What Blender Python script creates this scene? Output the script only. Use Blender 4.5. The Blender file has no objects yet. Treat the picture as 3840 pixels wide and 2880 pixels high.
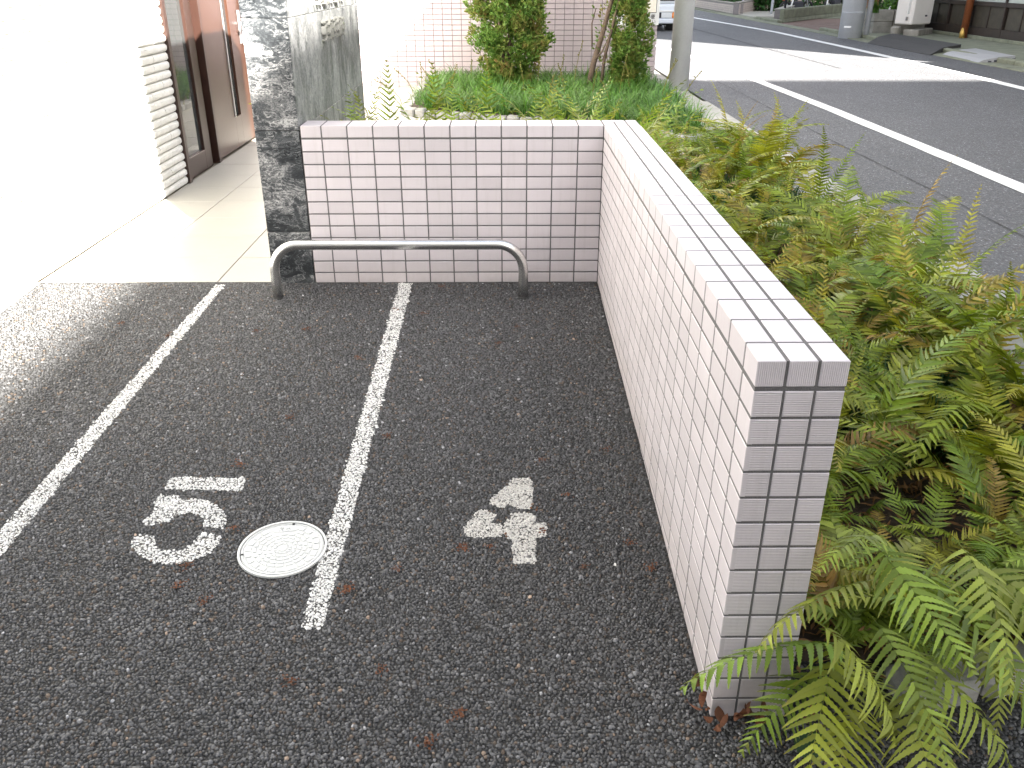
import bpy, bmesh, math, random
import numpy as np
from mathutils import Vector, Matrix, Quaternion, Euler
random.seed(7); rng = np.random.default_rng(7)
D = bpy.data
sc = bpy.context.scene
COL = sc.collection

# ------------------------------------------------------------ camera, light, exposure
cam = D.objects.new('camera', D.cameras.new('camera')); COL.objects.link(cam)
cam.location = (-0.38356, -3.43148, 1.17193)
cam.rotation_euler = (1.124200, 0.000245, -0.007370)
cam.data.sensor_width = 36; cam.data.lens = 30.135
cam.data.clip_start = 0.05; cam.data.clip_end = 800
sc.camera = cam
SUN = Vector((1.0, -1.508, 1.095)).normalized()
sun = D.objects.new('sun', D.lights.new('sun', 'SUN')); COL.objects.link(sun)
sun.data.energy = 5.0; sun.data.angle = math.radians(0.6); sun.data.color = (1.0, 0.955, 0.88)
sun.rotation_euler = (-SUN).to_track_quat('-Z', 'Y').to_euler()
w = D.worlds.new('World'); sc.world = w; w.use_nodes = True
nt = w.node_tree; nt.nodes.clear()
sky = nt.nodes.new('ShaderNodeTexSky'); sky.sky_type = 'NISHITA'; sky.sun_disc = False
sky.sun_elevation = math.radians(31.2); sky.sun_rotation = math.radians(146.4)
sky.air_density = 1.0; sky.dust_density = 2.0; sky.ozone_density = 1.0
hs = nt.nodes.new('ShaderNodeHueSaturation'); hs.inputs['Saturation'].default_value = 0.38
bg = nt.nodes.new('ShaderNodeBackground'); bg.inputs['Strength'].default_value = 0.050
wo = nt.nodes.new('ShaderNodeOutputWorld')
nt.links.new(sky.outputs[0], hs.inputs['Color']); nt.links.new(hs.outputs[0], bg.inputs['Color']); nt.links.new(bg.outputs[0], wo.inputs['Surface'])
vs = sc.view_settings
vs.view_transform = 'Standard'; vs.look = 'None'; vs.gamma = 1.0; vs.use_curve_mapping = False
vs.exposure = 3.38

SL = 0.0429
def gz(y):                      # the parking slope falls towards the viewer, level beyond the low wall
    return max(SL*y, -0.26) if y < 0 else 0.0

# ------------------------------------------------------------ node helpers
class NT:
    def __init__(s, m):
        m.use_nodes = True; s.t = m.node_tree; s.t.nodes.clear(); s.m = m
        s.out = s.n('ShaderNodeOutputMaterial'); s.tc = s.n('ShaderNodeTexCoord'); s._p = None
    def n(s, ty, **kw):
        x = s.t.nodes.new(ty)
        for k, v in kw.items(): setattr(x, k, v)
        return x
    def set(s, sock, v):
        if v is None: return
        if isinstance(v, bpy.types.NodeSocket): s.t.links.new(v, sock)
        else:
            if hasattr(sock.default_value, '__len__') and not hasattr(v, '__len__'): v = (v,)*len(sock.default_value)
            if hasattr(v, '__len__') and len(v) == 3 and len(sock.default_value) == 4: v = (*v, 1)
            sock.default_value = v
    def math(s, op, a, b=None, c=None, clamp=False):
        x = s.n('ShaderNodeMath', operation=op, use_clamp=clamp)
        s.set(x.inputs[0], a); s.set(x.inputs[1], b)
        if c is not None: s.set(x.inputs[2], c)
        return x.outputs[0]
    def vmath(s, op, a, b=None, scale=None):
        x = s.n('ShaderNodeVectorMath', operation=op)
        s.set(x.inputs[0], a)
        if b is not None: s.set(x.inputs[1], b)
        if scale is not None: s.set(x.inputs['Scale'], scale)
        return x.outputs[0]
    def mix(s, f, a, b):
        x = s.n('ShaderNodeMix', data_type='RGBA')
        s.set(x.inputs[0], f); s.set(x.inputs[6], a); s.set(x.inputs[7], b); return x.outputs[2]
    def ramp(s, f, stops, interp='LINEAR'):
        x = s.n('ShaderNodeValToRGB'); s.set(x.inputs[0], f); x.color_ramp.interpolation = interp
        e = x.color_ramp.elements
        while len(e) < len(stops): e.new(0.5)
        for i, (p, c) in enumerate(stops):
            e[i].position = p; e[i].color = (*c, 1) if hasattr(c, '__len__') else (c, c, c, 1)
        return x.outputs[0]
    def noise(s, scale, detail=3, rough=.55, vec=None, dist=0.0, out=0):
        x = s.n('ShaderNodeTexNoise'); s.set(x.inputs['Scale'], scale); s.set(x.inputs['Detail'], detail)
        s.set(x.inputs['Roughness'], rough); s.set(x.inputs['Distortion'], dist)
        s.set(x.inputs['Vector'], vec if vec is not None else s.obj()); return x.outputs[out]
    def vor(s, scale, vec=None, feature='F1', rand=1.0):
        x = s.n('ShaderNodeTexVoronoi', feature=feature); s.set(x.inputs['Scale'], scale); s.set(x.inputs['Randomness'], rand)
        s.set(x.inputs['Vector'], vec if vec is not None else s.obj()); return x
    def obj(s): return s.tc.outputs['Object']
    def wpos(s):
        if s._p is None: s._p = s.n('ShaderNodeNewGeometry')
        return s._p.outputs['Position']
    def bump(s, h, strength=.3, dist=.01, normal=None):
        x = s.n('ShaderNodeBump'); s.set(x.inputs['Strength'], strength); s.set(x.inputs['Distance'], dist)
        s.set(x.inputs['Height'], h)
        if normal is not None: s.set(x.inputs['Normal'], normal)
        return x.outputs[0]
    def bsdf(s, color, rough=.6, normal=None, metal=0, spec=.5, emis=None, emstr=0, trans=0):
        b = s.n('ShaderNodeBsdfPrincipled'); s.set(b.inputs['Base Color'], color); s.set(b.inputs['Roughness'], rough)
        s.set(b.inputs['Metallic'], metal); s.set(b.inputs['Specular IOR Level'], spec)
        if normal is not None: s.set(b.inputs['Normal'], normal)
        if emis is not None: s.set(b.inputs['Emission Color'], emis); s.set(b.inputs['Emission Strength'], emstr)
        if trans: s.set(b.inputs['Transmission Weight'], trans)
        s.t.links.new(b.outputs[0], s.out.inputs[0]); return b

MATS = {}
def simple(name, col, rough=.6, metal=0, var=.12, scale=8, bump=.0, bscale=60, spec=.4, rvar=0.0):
    """a base colour with soft blotches, fine grain and optional per-object variation"""
    m = D.materials.new(name); N = NT(m)
    n1 = N.noise(scale, 4, vec=N.wpos()); n2 = N.noise(scale*9, 2, vec=N.wpos())
    f = N.math('ADD', N.math('MULTIPLY', N.math('SUBTRACT', n1, .5), var*2.4), N.math('MULTIPLY', N.math('SUBTRACT', n2, .5), var*1.2))
    f = N.math('ADD', f, 1.0)
    if rvar:
        oi = N.n('ShaderNodeObjectInfo')
        f = N.math('ADD', f, N.math('MULTIPLY', N.math('SUBTRACT', oi.outputs['Random'], .5), rvar))
    c = N.vmath('SCALE', col, scale=f)
    nm = N.bump(N.noise(bscale, 4, vec=N.wpos()), bump, .004) if bump else None
    N.bsdf(c, rough, nm, metal, spec); MATS[name] = m; return m

def asphalt_nodes(N, scale, dark, light, sparkle=.9, gap=.45, tilt=.55, paint=None, thr=.5, flat=0.0):
    P = N.wpos()
    wob = N.vmath('SCALE', N.noise(scale*.6, 2, vec=P, out=1), scale=.35/scale)
    P2 = N.vmath('ADD', P, wob)
    sx = N.vmath('MULTIPLY', P2, (1, 1, .5))
    v = N.vor(scale, sx); v2 = N.vor(scale*2.3, sx)
    edge = N.vor(scale, sx, feature='DISTANCE_TO_EDGE')
    sep = N.n('ShaderNodeSeparateColor'); N.set(sep.inputs[0], v.outputs['Color'])
    r, g, b = sep.outputs
    big = N.noise(1.3, 4, vec=P)
    tone = N.ramp(r, [(0, dark), (.55, tuple((d*.55+l*.45) for d, l in zip(dark, light))), (.86, light), (.93, tuple(min(1, x*1.7) for x in light)), (1, tuple(min(1, x*3.6*sparkle) for x in light))])
    fine = N.noise(scale*5, 2, vec=P)
    tone = N.vmath('SCALE', tone, scale=N.math('ADD', .72, N.math('MULTIPLY', fine, .55)))
    big2 = N.noise(.45, 5, .6, vec=N.vmath('MULTIPLY', P, (2.2, .5, 1)))
    tone = N.vmath('SCALE', tone, scale=N.math('ADD', .42, N.math('ADD', N.math('MULTIPLY', big, .6), N.math('MULTIPLY', big2, .55))))
    e = N.ramp(edge.outputs['Distance'], [(0.0, 0), (.10, .22), (.34, 1)])
    tone = N.mix(e, tuple(x*gap for x in dark), tone)
    # brown mineral tint on a few stones
    tone = N.mix(N.ramp(g, [(.9, 0), (.96, .45)]), tone, (.085, .062, .045))
    h = N.math('MULTIPLY', e, N.math('ADD', .55, N.math('MULTIPLY', b, .45+0.0)))
    h = N.math('ADD', h, N.math('MULTIPLY', fine, .18))
    geo = N.n('ShaderNodeNewGeometry')
    tl = N.vmath('SCALE', N.vmath('SUBTRACT', v.outputs['Color'], (.5, .5, .5)), scale=tilt)
    nrm = N.vmath('NORMALIZE', N.vmath('ADD', geo.outputs['Normal'], tl))
    rough = N.math('ADD', .42, N.math('MULTIPLY', g, .4))
    nb = N.bump(h, .75, .55/scale, nrm)
    if paint is not None:
        # road paint lies on the stone tops and is worn out of the gaps
        wear = N.noise(24, 4, .65, vec=P); wear2 = N.noise(150, 3, .75, vec=P)
        k = N.math('ADD', N.math('MULTIPLY', e, .34), N.math('ADD', N.math('MULTIPLY', wear, .40), N.math('MULTIPLY', wear2, .62)))
        mask = N.ramp(k, [(thr-.05, 0), (thr+.05, 1)])
        pc = N.vmath('SCALE', paint, scale=N.math('ADD', .82, N.math('MULTIPLY', wear2, .3)))
        tone = N.mix(mask, tone, pc)
        rough = N.math('ADD', N.math('MULTIPLY', mask, .25), N.math('MULTIPLY', rough, .7))
    return tone, rough, nb

def asphalt(name, *a, **k):
    m = D.materials.new(name); N = NT(m)
    c, r, nm = asphalt_nodes(N, *a, **k); N.bsdf(c, r, nm, 0, .35); MATS[name] = m; return m

asphalt('parking_asphalt', 112, (.026, .026, .027), (.090, .089, .087), sparkle=.85, gap=.22, tilt=.85)
asphalt('parking_paint', 118, (.026, .026, .027), (.088, .087, .085), sparkle=.85, gap=.22, tilt=.6, paint=(.68, .675, .65), thr=.62)
asphalt('number_paint', 118, (.028, .028, .028), (.080, .078, .075), tilt=.35, paint=(.52, .505, .47), thr=.56)
asphalt('street_asphalt', 105, (.120, .122, .129), (.220, .222, .228), sparkle=.75, gap=.6, tilt=.35)
asphalt('street_paint', 150, (.130, .130, .134), (.215, .215, .217), sparkle=.5, gap=.75, tilt=.1, paint=(.84, .84, .82), thr=.22)
simple('ramp_asphalt', (.055, .053, .052), .85, var=.2, scale=6, bump=.5, bscale=150)

def tile_mat(name, col, axis, pitch, strength, rough=.38, rv=.13):
    m = D.materials.new(name); N = NT(m)
    oi = N.n('ShaderNodeObjectInfo')
    sepn = N.n('ShaderNodeSeparateXYZ'); N.set(sepn.inputs[0], N.obj())
    s = N.math('SINE', N.math('MULTIPLY', sepn.outputs[axis], 2*math.pi/pitch))
    big = N.noise(3.0, 3, vec=N.wpos()); fine = N.noise(170, 3, vec=N.wpos())
    f = N.math('ADD', 1.0, N.math('MULTIPLY', N.math('SUBTRACT', oi.outputs['Random'], .5), rv))
    f = N.math('ADD', f, N.math('MULTIPLY', N.math('SUBTRACT', big, .5), .09))
    f = N.math('ADD', f, N.math('MULTIPLY', N.math('SUBTRACT', fine, .5), .07))
    c = N.vmath('SCALE', col, scale=f)
    # rain streaks of grime in the bottom courses
    sw = N.n('ShaderNodeSeparateXYZ'); N.set(sw.inputs[0], N.wpos())
    low = N.math('MULTIPLY', N.ramp(sw.outputs[2], [(0.0, 1), (.09, 0)]), N.noise(40, 4, vec=N.wpos()))
    c = N.mix(N.math('MULTIPLY', low, .35), c, (.25, .2, .15))
    st = N.noise(9, 4, .7, vec=N.vmath('MULTIPLY', N.wpos(), (5, 5, .35)))
    c = N.mix(N.math('MULTIPLY', N.ramp(st, [(.52, 0), (.72, 1)]), .16), c, (.30, .27, .24))
    h = N.math('ADD', s, N.math('MULTIPLY', fine, .8))
    N.bsdf(c, rough, N.bump(h, strength, pitch*.25), 0, .45); MATS[name] = m; return m
TC = (.555, .512, .532)
tile_mat('tile', TC, 2, .0042, .10)
tile_mat('tile_ribbed', TC, 2, .0032, .55)
tile_mat('tile_ribbed_upright', TC, 0, .0032, .55)
tile_mat('tile_far', (.52, .44, .46), 2, .004, .05)
simple('grout', (.125, .12, .12), .9, var=.25, scale=25, bump=.6, bscale=300)
simple('grout_far', (.22, .20, .20), .9, var=.2, scale=25)
simple('white_stone', (.78, .77, .74), .8, var=.1, scale=20, bump=.6, bscale=70, rvar=.08)
simple('floor_tile', (.36, .348, .312), .45, var=.05, scale=5, bump=.08, bscale=160, rvar=.05)
simple('floor_joint', (.22, .19, .15), .85, var=.1, scale=20)
simple('granite', (.30, .295, .28), .85, var=.3, scale=45, bump=.8, bscale=55, rvar=.12)
simple('kerb_concrete', (.33, .325, .30), .9, var=.18, scale=7, bump=.5, bscale=180, rvar=.06)
simple('mossy_concrete', (.19, .20, .145), .95, var=.45, scale=5, bump=.7, bscale=60, rvar=.1)
simple('old_concrete', (.27, .255, .225), .95, var=.4, scale=7, bump=.7, bscale=60, rvar=.15)
simple('soil', (.055, .040, .028), .95, var=.5, scale=30, bump=1.0, bscale=60)
simple('brown_metal', (.030, .013, .009), .38, var=.08, scale=4, spec=.5)
simple('brown_panel', (.048, .020, .012), .33, var=.08, scale=3, bump=.04, bscale=300)
simple('black_rubber', (.02, .02, .02), .7)
simple('white_paint', (.78, .78, .77), .45, var=.05, scale=5)
simple('beige_box', (.76, .72, .68), .45, var=.05, scale=5)
simple('galvanised', (.66, .67, .68), .55, metal=.1, var=.12, scale=5, bump=.2, bscale=30)
simple('pole_concrete', (.56, .585, .63), .75, var=.14, scale=4, bump=.4, bscale=60)
simple('grey_pipe', (.46, .48, .52), .6, var=.1, scale=4)
simple('dark_wood', (.030, .021, .016), .6, var=.5, scale=9, bump=.3, bscale=60)
simple('wood_panel', (.050, .042, .030), .6, var=.5, scale=9, bump=.3, bscale=40)
simple('frosted', (.36, .40, .37), .25, var=.1, scale=2)
simple('copper_pipe', (.20, .065, .025), .4, var=.3, scale=6)
simple('brass', (.55, .36, .10), .4, metal=.6)
simple('bin_blue', (.015, .035, .16), .4)
simple('brick_red', (.22, .075, .045), .9, var=.2, scale=30, rvar=.25)
simple('block_paving', (.155, .105, .085), .92, var=.28, scale=12, bump=.5, bscale=90, rvar=.2)
simple('bark', (.12, .085, .062), .9, var=.4, scale=60, bump=.9, bscale=90)
simple('plastic_grey', (.33, .33, .335), .6, var=.12, scale=8, bump=.2, bscale=200)
simple('ink', (.03, .03, .04), .6)
simple('chrome_dull', (.55, .56, .58), .35, metal=.8)
simple('render_wall', (.52, .50, .47), .9, var=.1, scale=3)
simple('dark_roof', (.08, .08, .085), .8)
simple('sun_board', (.85, .80, .70), .5, var=.15, scale=40)
simple('amber', (.85, .25, .02), .25)
simple('red_lens', (.5, .02, .01), .3)
simple('headlight', (.6, .62, .64), .15)
simple('van_white', (.62, .66, .72), .25, var=.04, scale=3)
simple('rust_leaf', (.125, .048, .022), .85, var=.5, scale=80, rvar=.5)
simple('cover_dirt', (.51, .515, .505), .6, var=.2, scale=30)
simple('cover_white', (.57, .58, .565), .42, var=.05, scale=20, bump=.06, bscale=400)
simple('twig', (.20, .13, .075), .9, var=.5, scale=60, rvar=.3)

def glass_mat():
    m = D.materials.new('dark_glass'); N = NT(m)
    N.bsdf((.05, .055, .055), .03, None, 0, .9); b = N
    MATS['dark_glass'] = m
glass_mat()
def steel_mat():
    m = D.materials.new('stainless'); N = NT(m)
    n = N.noise(30, 3, vec=N.wpos()); n2 = N.noise(400, 2, vec=N.wpos())
    N.bsdf(N.vmath('SCALE', (.74, .74, .73), scale=N.math('ADD', .88, N.math('MULTIPLY', n, .2))),
           N.math('ADD', .17, N.math('MULTIPLY', n2, .12)), N.bump(n2, .04, .001), 1.0, .5); MATS['stainless'] = m
steel_mat()

def marble_mat(name, mode):
    m = D.materials.new(name); N = NT(m)
    oi = N.n('ShaderNodeObjectInfo')
    off = N.vmath('SCALE', (3.1, 5.7, 1.9), scale=N.math('MULTIPLY', oi.outputs['Random'], 7.0))
    P = N.vmath('ADD', N.wpos(), off)
    if mode == 'front':
        q = N.vmath('MULTIPLY', P, (1.0, 1, 1.9)); s1 = 3.2
    else:
        q = N.vmath('MULTIPLY', P, (1, 2.1, 1.0)); s1 = 3.6
    warp = N.vmath('SCALE', N.vmath('SUBTRACT', N.noise(s1, 5, .6, vec=q, out=1), (.5, .5, .5)), scale=.62)
    q2 = N.vmath('ADD', q, warp)
    a = N.noise(s1*1.6, 7, .62, vec=q2, dist=.7)
    def ridge(sc, d, pw):           # thin winding veins
        n_ = N.noise(sc, 4, .6, vec=q2, dist=d)
        return N.math('POWER', N.math('SUBTRACT', 1.0, N.math('MULTIPLY', N.math('ABSOLUTE', N.math('SUBTRACT', n_, .5)), 3.2), clamp=True), pw)
    v = ridge(s1*2.6, 1.4, 9.0); v2 = ridge(s1*7.5, 1.0, 5.0); fine = N.noise(95, 4, .75, vec=q2, dist=.4)
    patch = N.ramp(N.noise(s1*.9, 3, .5, vec=q2), [(.38, 0), (.62, 1)])
    k = N.math('ADD', N.math('MULTIPLY', a, .62), N.math('MULTIPLY', v, .30))
    k = N.math('ADD', k, N.math('MULTIPLY', N.math('MULTIPLY', v2, patch), .26))
    k = N.math('ADD', k, N.math('MULTIPLY', N.math('SUBTRACT', fine, .5), .42))
    k = N.math('ADD', k, N.math('MULTIPLY', patch, .10))
    if mode == 'front':
        c = N.ramp(k, [(.26, (.014, .016, .018)), (.43, (.038, .042, .046)), (.55, (.10, .105, .11)), (.68, (.24, .24, .24)), (.88, (.48, .48, .47))])
    else:
        c = N.ramp(k, [(.20, (.050, .053, .058)), (.36, (.11, .115, .118)), (.50, (.21, .215, .212)), (.66, (.34, .34, .34)), (.88, (.52, .52, .51))])
    N.bsdf(c, N.math('ADD', .22 if mode == 'front' else .32, N.math('MULTIPLY', a, .15)), N.bump(fine, .06, .002), 0, .35); MATS[name] = m
marble_mat('marble_front', 'front'); marble_mat('marble_side', 'side')

def leaf_mat(name, stops, trans=.3, rough=.42, tipbrown=.5):
    m = D.materials.new(name); N = NT(m)
    oi = N.n('ShaderNodeObjectInfo'); at = N.n('ShaderNodeAttribute', attribute_name='tint')
    r = N.math('ADD', N.math('MULTIPLY', oi.outputs['Random'], 0.0 if name in ('grass', 'groundcover') else .72), N.math('MULTIPLY', N.noise(3.6, 3, vec=N.wpos()), 1.1 if name in ('grass', 'groundcover') else .38))
    c = N.ramp(r, stops)
    # each leaflet has its own slight difference, tips turn straw coloured
    sp = N.n('ShaderNodeSeparateColor'); N.set(sp.inputs[0], at.outputs['Color'])
    c = N.vmath('SCALE', c, scale=N.math('ADD', .55, N.math('MULTIPLY', sp.outputs[1], .9)))
    c = N.mix(N.math('MULTIPLY', N.ramp(N.math('ADD', sp.outputs[0], N.math('MULTIPLY', N.noise(35, 2, vec=N.wpos()), .4)), [(.85, 0), (1.2 if False else 1.0, 1)]), tipbrown), c, (.24, .15, .04))
    dif = N.n('ShaderNodeBsdfPrincipled'); N.set(dif.inputs['Base Color'], c); N.set(dif.inputs['Roughness'], rough); N.set(dif.inputs['Specular IOR Level'], .35)
    tr = N.n('ShaderNodeBsdfTranslucent'); N.set(tr.inputs[0], N.vmath('MULTIPLY', c, (1.25, 1.2, .6)))
    mx = N.n('ShaderNodeMixShader'); N.set(mx.inputs[0], trans)
    N.t.links.new(dif.outputs[0], mx.inputs[1]); N.t.links.new(tr.outputs[0], mx.inputs[2]); N.t.links.new(mx.outputs[0], N.out.inputs[0])
    MATS[name] = m
leaf_mat('fern', [(.0, (.060, .120, .014)), (.25, (.120, .190, .016)), (.50, (.195, .240, .020)), (.72, (.275, .280, .028)), (.86, (.27, .20, .035)), (1, (.24, .12, .04))])
leaf_mat('fern_light', [(0, (.145, .245, .035)), (.5, (.21, .29, .040)), (1, (.28, .29, .050))], tipbrown=.25)
leaf_mat('fern_dead', [(0, (.16, .075, .03)), (1, (.25, .14, .06))], tipbrown=.0, trans=.15, rough=.8)
leaf_mat('fern_stalk', [(0, (.09, .06, .025)), (1, (.14, .12, .04))], tipbrown=0, trans=.05)
leaf_mat('grass', [(0, (.04, .12, .025)), (.5, (.075, .18, .03)), (1, (.15, .25, .045))], tipbrown=.25, trans=.25, rough=.4)
leaf_mat('flower_stalk', [(0, (.30, .30, .07)), (1, (.40, .36, .10))], tipbrown=0)
leaf_mat('groundcover', [(0, (.03, .09, .025)), (1, (.05, .13, .03))], tipbrown=0)
def crown_mat():
    m = D.materials.new('conifer'); N = NT(m)
    at = N.n('ShaderNodeAttribute', attribute_name='tint'); sp = N.n('ShaderNodeSeparateColor'); N.set(sp.inputs[0], at.outputs['Color'])
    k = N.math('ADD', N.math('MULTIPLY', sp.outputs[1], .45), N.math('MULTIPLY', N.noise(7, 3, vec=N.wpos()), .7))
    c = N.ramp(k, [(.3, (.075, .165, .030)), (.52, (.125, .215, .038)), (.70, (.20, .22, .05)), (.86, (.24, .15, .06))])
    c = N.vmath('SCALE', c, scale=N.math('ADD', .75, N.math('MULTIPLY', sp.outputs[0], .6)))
    dif = N.n('ShaderNodeBsdfPrincipled'); N.set(dif.inputs['Base Color'], c); N.set(dif.inputs['Roughness'], .55)
    tr = N.n('ShaderNodeBsdfTranslucent'); N.set(tr.inputs[0], c)
    mx = N.n('ShaderNodeMixShader'); N.set(mx.inputs[0], .2)
    N.t.links.new(dif.outputs[0], mx.inputs[1]); N.t.links.new(tr.outputs[0], mx.inputs[2]); N.t.links.new(mx.outputs[0], N.out.inputs[0])
    MATS['conifer'] = m
crown_mat()

# ------------------------------------------------------------ object helpers
def tag(o, label=None, cat=None, group=None, kind=None):
    if label: o['label'] = label
    if cat: o['category'] = cat
    if group: o['group'] = group
    if kind: o['kind'] = kind
    return o
def root(name, loc=(0, 0, 0), label=None, cat=None, group=None, rz=0):
    o = D.objects.new(name, None); COL.objects.link(o); o.location = loc; o.rotation_euler = (0, 0, rz); o.empty_display_size = .05
    return tag(o, label, cat, group)
class MB:
    def __init__(s): s.v = []; s.f = []
    def add(s, vs, fs):
        k = len(s.v); s.v += [tuple(p) for p in vs]; s.f += [tuple(i+k for i in f) for f in fs]; return s
    def box(s, x0, x1, y0, y1, z0, z1):
        return s.add([(x0, y0, z0), (x1, y0, z0), (x1, y1, z0), (x0, y1, z0), (x0, y0, z1), (x1, y0, z1), (x1, y1, z1), (x0, y1, z1)],
                     [(0, 3, 2, 1), (4, 5, 6, 7), (0, 1, 5, 4), (1, 2, 6, 5), (2, 3, 7, 6), (3, 0, 4, 7)])
    def cbox(s, x0, x1, y0, y1, z0, z1, c):
        """box with chamfered edges"""
        c = min(c, (x1-x0)*.45, (y1-y0)*.45, (z1-z0)*.45)
        bm = bmesh.new(); bmesh.ops.create_cube(bm, size=1)
        for v in bm.verts: v.co = ((x0+x1)/2+v.co.x*(x1-x0), (y0+y1)/2+v.co.y*(y1-y0), (z0+z1)/2+v.co.z*(z1-z0))
        bmesh.ops.bevel(bm, geom=list(bm.edges), offset=c, segments=1, affect='EDGES')
        bm.verts.index_update()
        s.add([v.co[:] for v in bm.verts], [[v.index for v in f.verts] for f in bm.faces]); bm.free(); return s
    def prism(s, pts, z0, z1):
        n = len(pts)
        return s.add([(x, y, z0 if not callable(z0) else z0(x, y)) for x, y in pts]+[(x, y, z1 if not callable(z1) else z1(x, y)) for x, y in pts],
                     [tuple(range(n-1, -1, -1)), tuple(range(n, 2*n))]+[(i, (i+1) % n, n+(i+1) % n, n+i) for i in range(n)])
    def tube(s, pts, rad, n=10, cap=True):
        pts = [Vector(p) for p in pts]; k = len(s.v); m = len(pts)
        rad = rad if hasattr(rad, '__len__') else [rad]*m
        up = None
        for i, p in enumerate(pts):
            t = (pts[min(i+1, m-1)]-pts[max(i-1, 0)]).normalized()
            if up is None:
                up = t.orthogonal().normalized()
            up = (up - t*up.dot(t)).normalized(); sd = t.cross(up)
            for j in range(n):
                a = 2*math.pi*j/n; s.v.append(tuple(p+(up*math.cos(a)+sd*math.sin(a))*rad[i]))
        for i in range(m-1):
            for j in range(n):
                a = k+i*n+j; b = k+i*n+(j+1) % n; s.f.append((a, b, b+n, a+n))
        if cap: s.f.append(tuple(k+j for j in range(n-1, -1, -1))); s.f.append(tuple(k+(m-1)*n+j for j in range(n)))
        return s
    def cyl(s, x, y, z0, z1, r0, r1=None, n=20): return s.tube([(x, y, z0), (x, y, z1)], [r0, r0 if r1 is None else r1], n)
    def mesh(s, name, mat, smooth=False):
        me = D.meshes.new(name); me.from_pydata(s.v, [], s.f)
        for m in (mat if isinstance(mat, (list, tuple)) else [mat]): me.materials.append(MATS[m])
        if smooth: me.shade_smooth()
        me.update(); return me
    def build(s, name, mat, parent=None, smooth=False, **kw):
        me = s.mesh(name, mat, smooth)
        return put(name, me, parent, **kw)
def put(name, me, parent=None, loc=None, rot=None, scale=None, **kw):
    o = D.objects.new(name, me); COL.objects.link(o)
    if loc is not None: o.location = loc
    if rot is not None: o.rotation_euler = rot
    if scale is not None: o.scale = scale
    if parent is not None:
        o.parent = parent
    if kw: tag(o, **kw)
    return o
def np_mesh(name, V, F, mat, tint=None, smooth=False):
    """triangles/quads from arrays"""
    me = D.meshes.new(name); V = np.asarray(V, np.float32); F = np.asarray(F, np.int32)
    me.vertices.add(len(V)); me.vertices.foreach_set('co', V.ravel())
    k = F.shape[1]; me.loops.add(F.size); me.loops.foreach_set('vertex_index', F.ravel())
    me.polygons.add(len(F)); me.polygons.foreach_set('loop_start', np.arange(0, F.size, k, dtype=np.int32))
    me.update(calc_edges=True)
    if tint is not None:
        a = me.color_attributes.new('tint', 'FLOAT_COLOR', 'POINT'); T = np.ones((len(V), 4), np.float32); T[:, :tint.shape[1]] = tint
        a.data.foreach_set('color', T.ravel())
    me.materials.append(MATS[mat])
    if smooth: me.shade_smooth()
    me.validate(); return me

# ------------------------------------------------------------ the ground
S = 'structure'
def sheet(name, x0, x1, y0, y1, dz, mat, ny=2, parent=None, **kw):
    ys = sorted(set([y0, y1]+[v for v in (0.0, -6.06) if y0 < v < y1]))
    m = MB(); k = 0
    for y in ys: m.v += [(x0, y, gz(y)+dz), (x1, y, gz(y)+dz)]
    for i in range(len(ys)-1): m.f.append((2*i, 2*i+1, 2*i+3, 2*i+2))
    return m.build(name, mat, parent, **kw)
sheet('ground', -300, 300, -300, 400, -.030, 'mossy_concrete', kind=S, label='bare ground under and beyond the street', )
park = sheet('parking_asphalt', -9, 1.66, -16, 0.02, 0.0, 'parking_asphalt', kind=S, label='coarse dark asphalt of the small parking bays')
street = sheet('street', 1.66, 6.42, -16, 120, 0.0, 'street_asphalt', kind=S, label='grey asphalt street running away on the right')

def strip(name, pts, dz, mat, parent, label=None, jag=.004, step=.03):
    """painted outline laid on the ground with slightly ragged edges"""
    out = []
    n = len(pts)
    for i in range(n):
        a = Vector(pts[i]); b = Vector(pts[(i+1) % n]); L = (b-a).length; m = max(1, min(160, int(L/step)))
        for k in range(m):
            p = a.lerp(b, k/m); out.append((p.x+random.uniform(-jag, jag), p.y+random.uniform(-jag, jag)))
    bm = bmesh.new(); vs_ = [bm.verts.new((x, y, gz(y)+dz)) for x, y in out]
    bm.faces.new(vs_); bmesh.ops.triangulate(bm, faces=bm.faces[:], ngon_method='EAR_CLIP')
    me = D.meshes.new(name); bm.to_mesh(me); bm.free(); me.materials.append(MATS[mat])
    o = put(name, me, parent)
    if label: o['label'] = label
    # normals up
    if me.polygons and me.polygons[0].normal.z < 0: me.flip_normals()
    return o
# bay lines
strip('parking_line', [(-1.597, -.012), (-1.553, -.012), (-1.585, -1.80), (-1.590, -3.2), (-1.660, -3.2), (-1.640, -1.68)], .0009, 'parking_paint', park, 'white line left of bay five', jag=.0022, step=.012)
strip('parking_line', [(-.832, -.003), (-.776, -.003), (-.775, -1.2), (-.776, -2.005), (-.823, -2.005), (-.829, -1.2)], .0009, 'parking_paint', park, 'white line between bay five and bay four, ending by the cover', jag=.0022, step=.012)
F1 = [(-1.2947, -1.4332), (-1.0902, -1.4423), (-1.0822, -1.5011), (-1.2937, -1.4904)]
F2 = [(-1.2992, -1.5193), (-1.2695, -1.5147), (-1.2414, -1.5239), (-1.2388, -1.5386), (-1.1918, -1.5402), (-1.1783, -1.5391), (-1.1462, -1.5539), (-1.118, -1.5799), (-1.0948, -1.6137), (-1.0868, -1.6357), (-1.0881, -1.6598), (-1.14, -1.6568), (-1.145, -1.6407), (-1.1451, -1.6243), (-1.1637, -1.6077), (-1.1866, -1.5991), (-1.2127, -1.6017), (-1.2282, -1.6155), (-1.2416, -1.6345), (-1.2586, -1.6425), (-1.2723, -1.6505), (-1.2901, -1.6423), (-1.2922, -1.6233), (-1.2876, -1.59), (-1.2931, -1.5557)]
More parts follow.
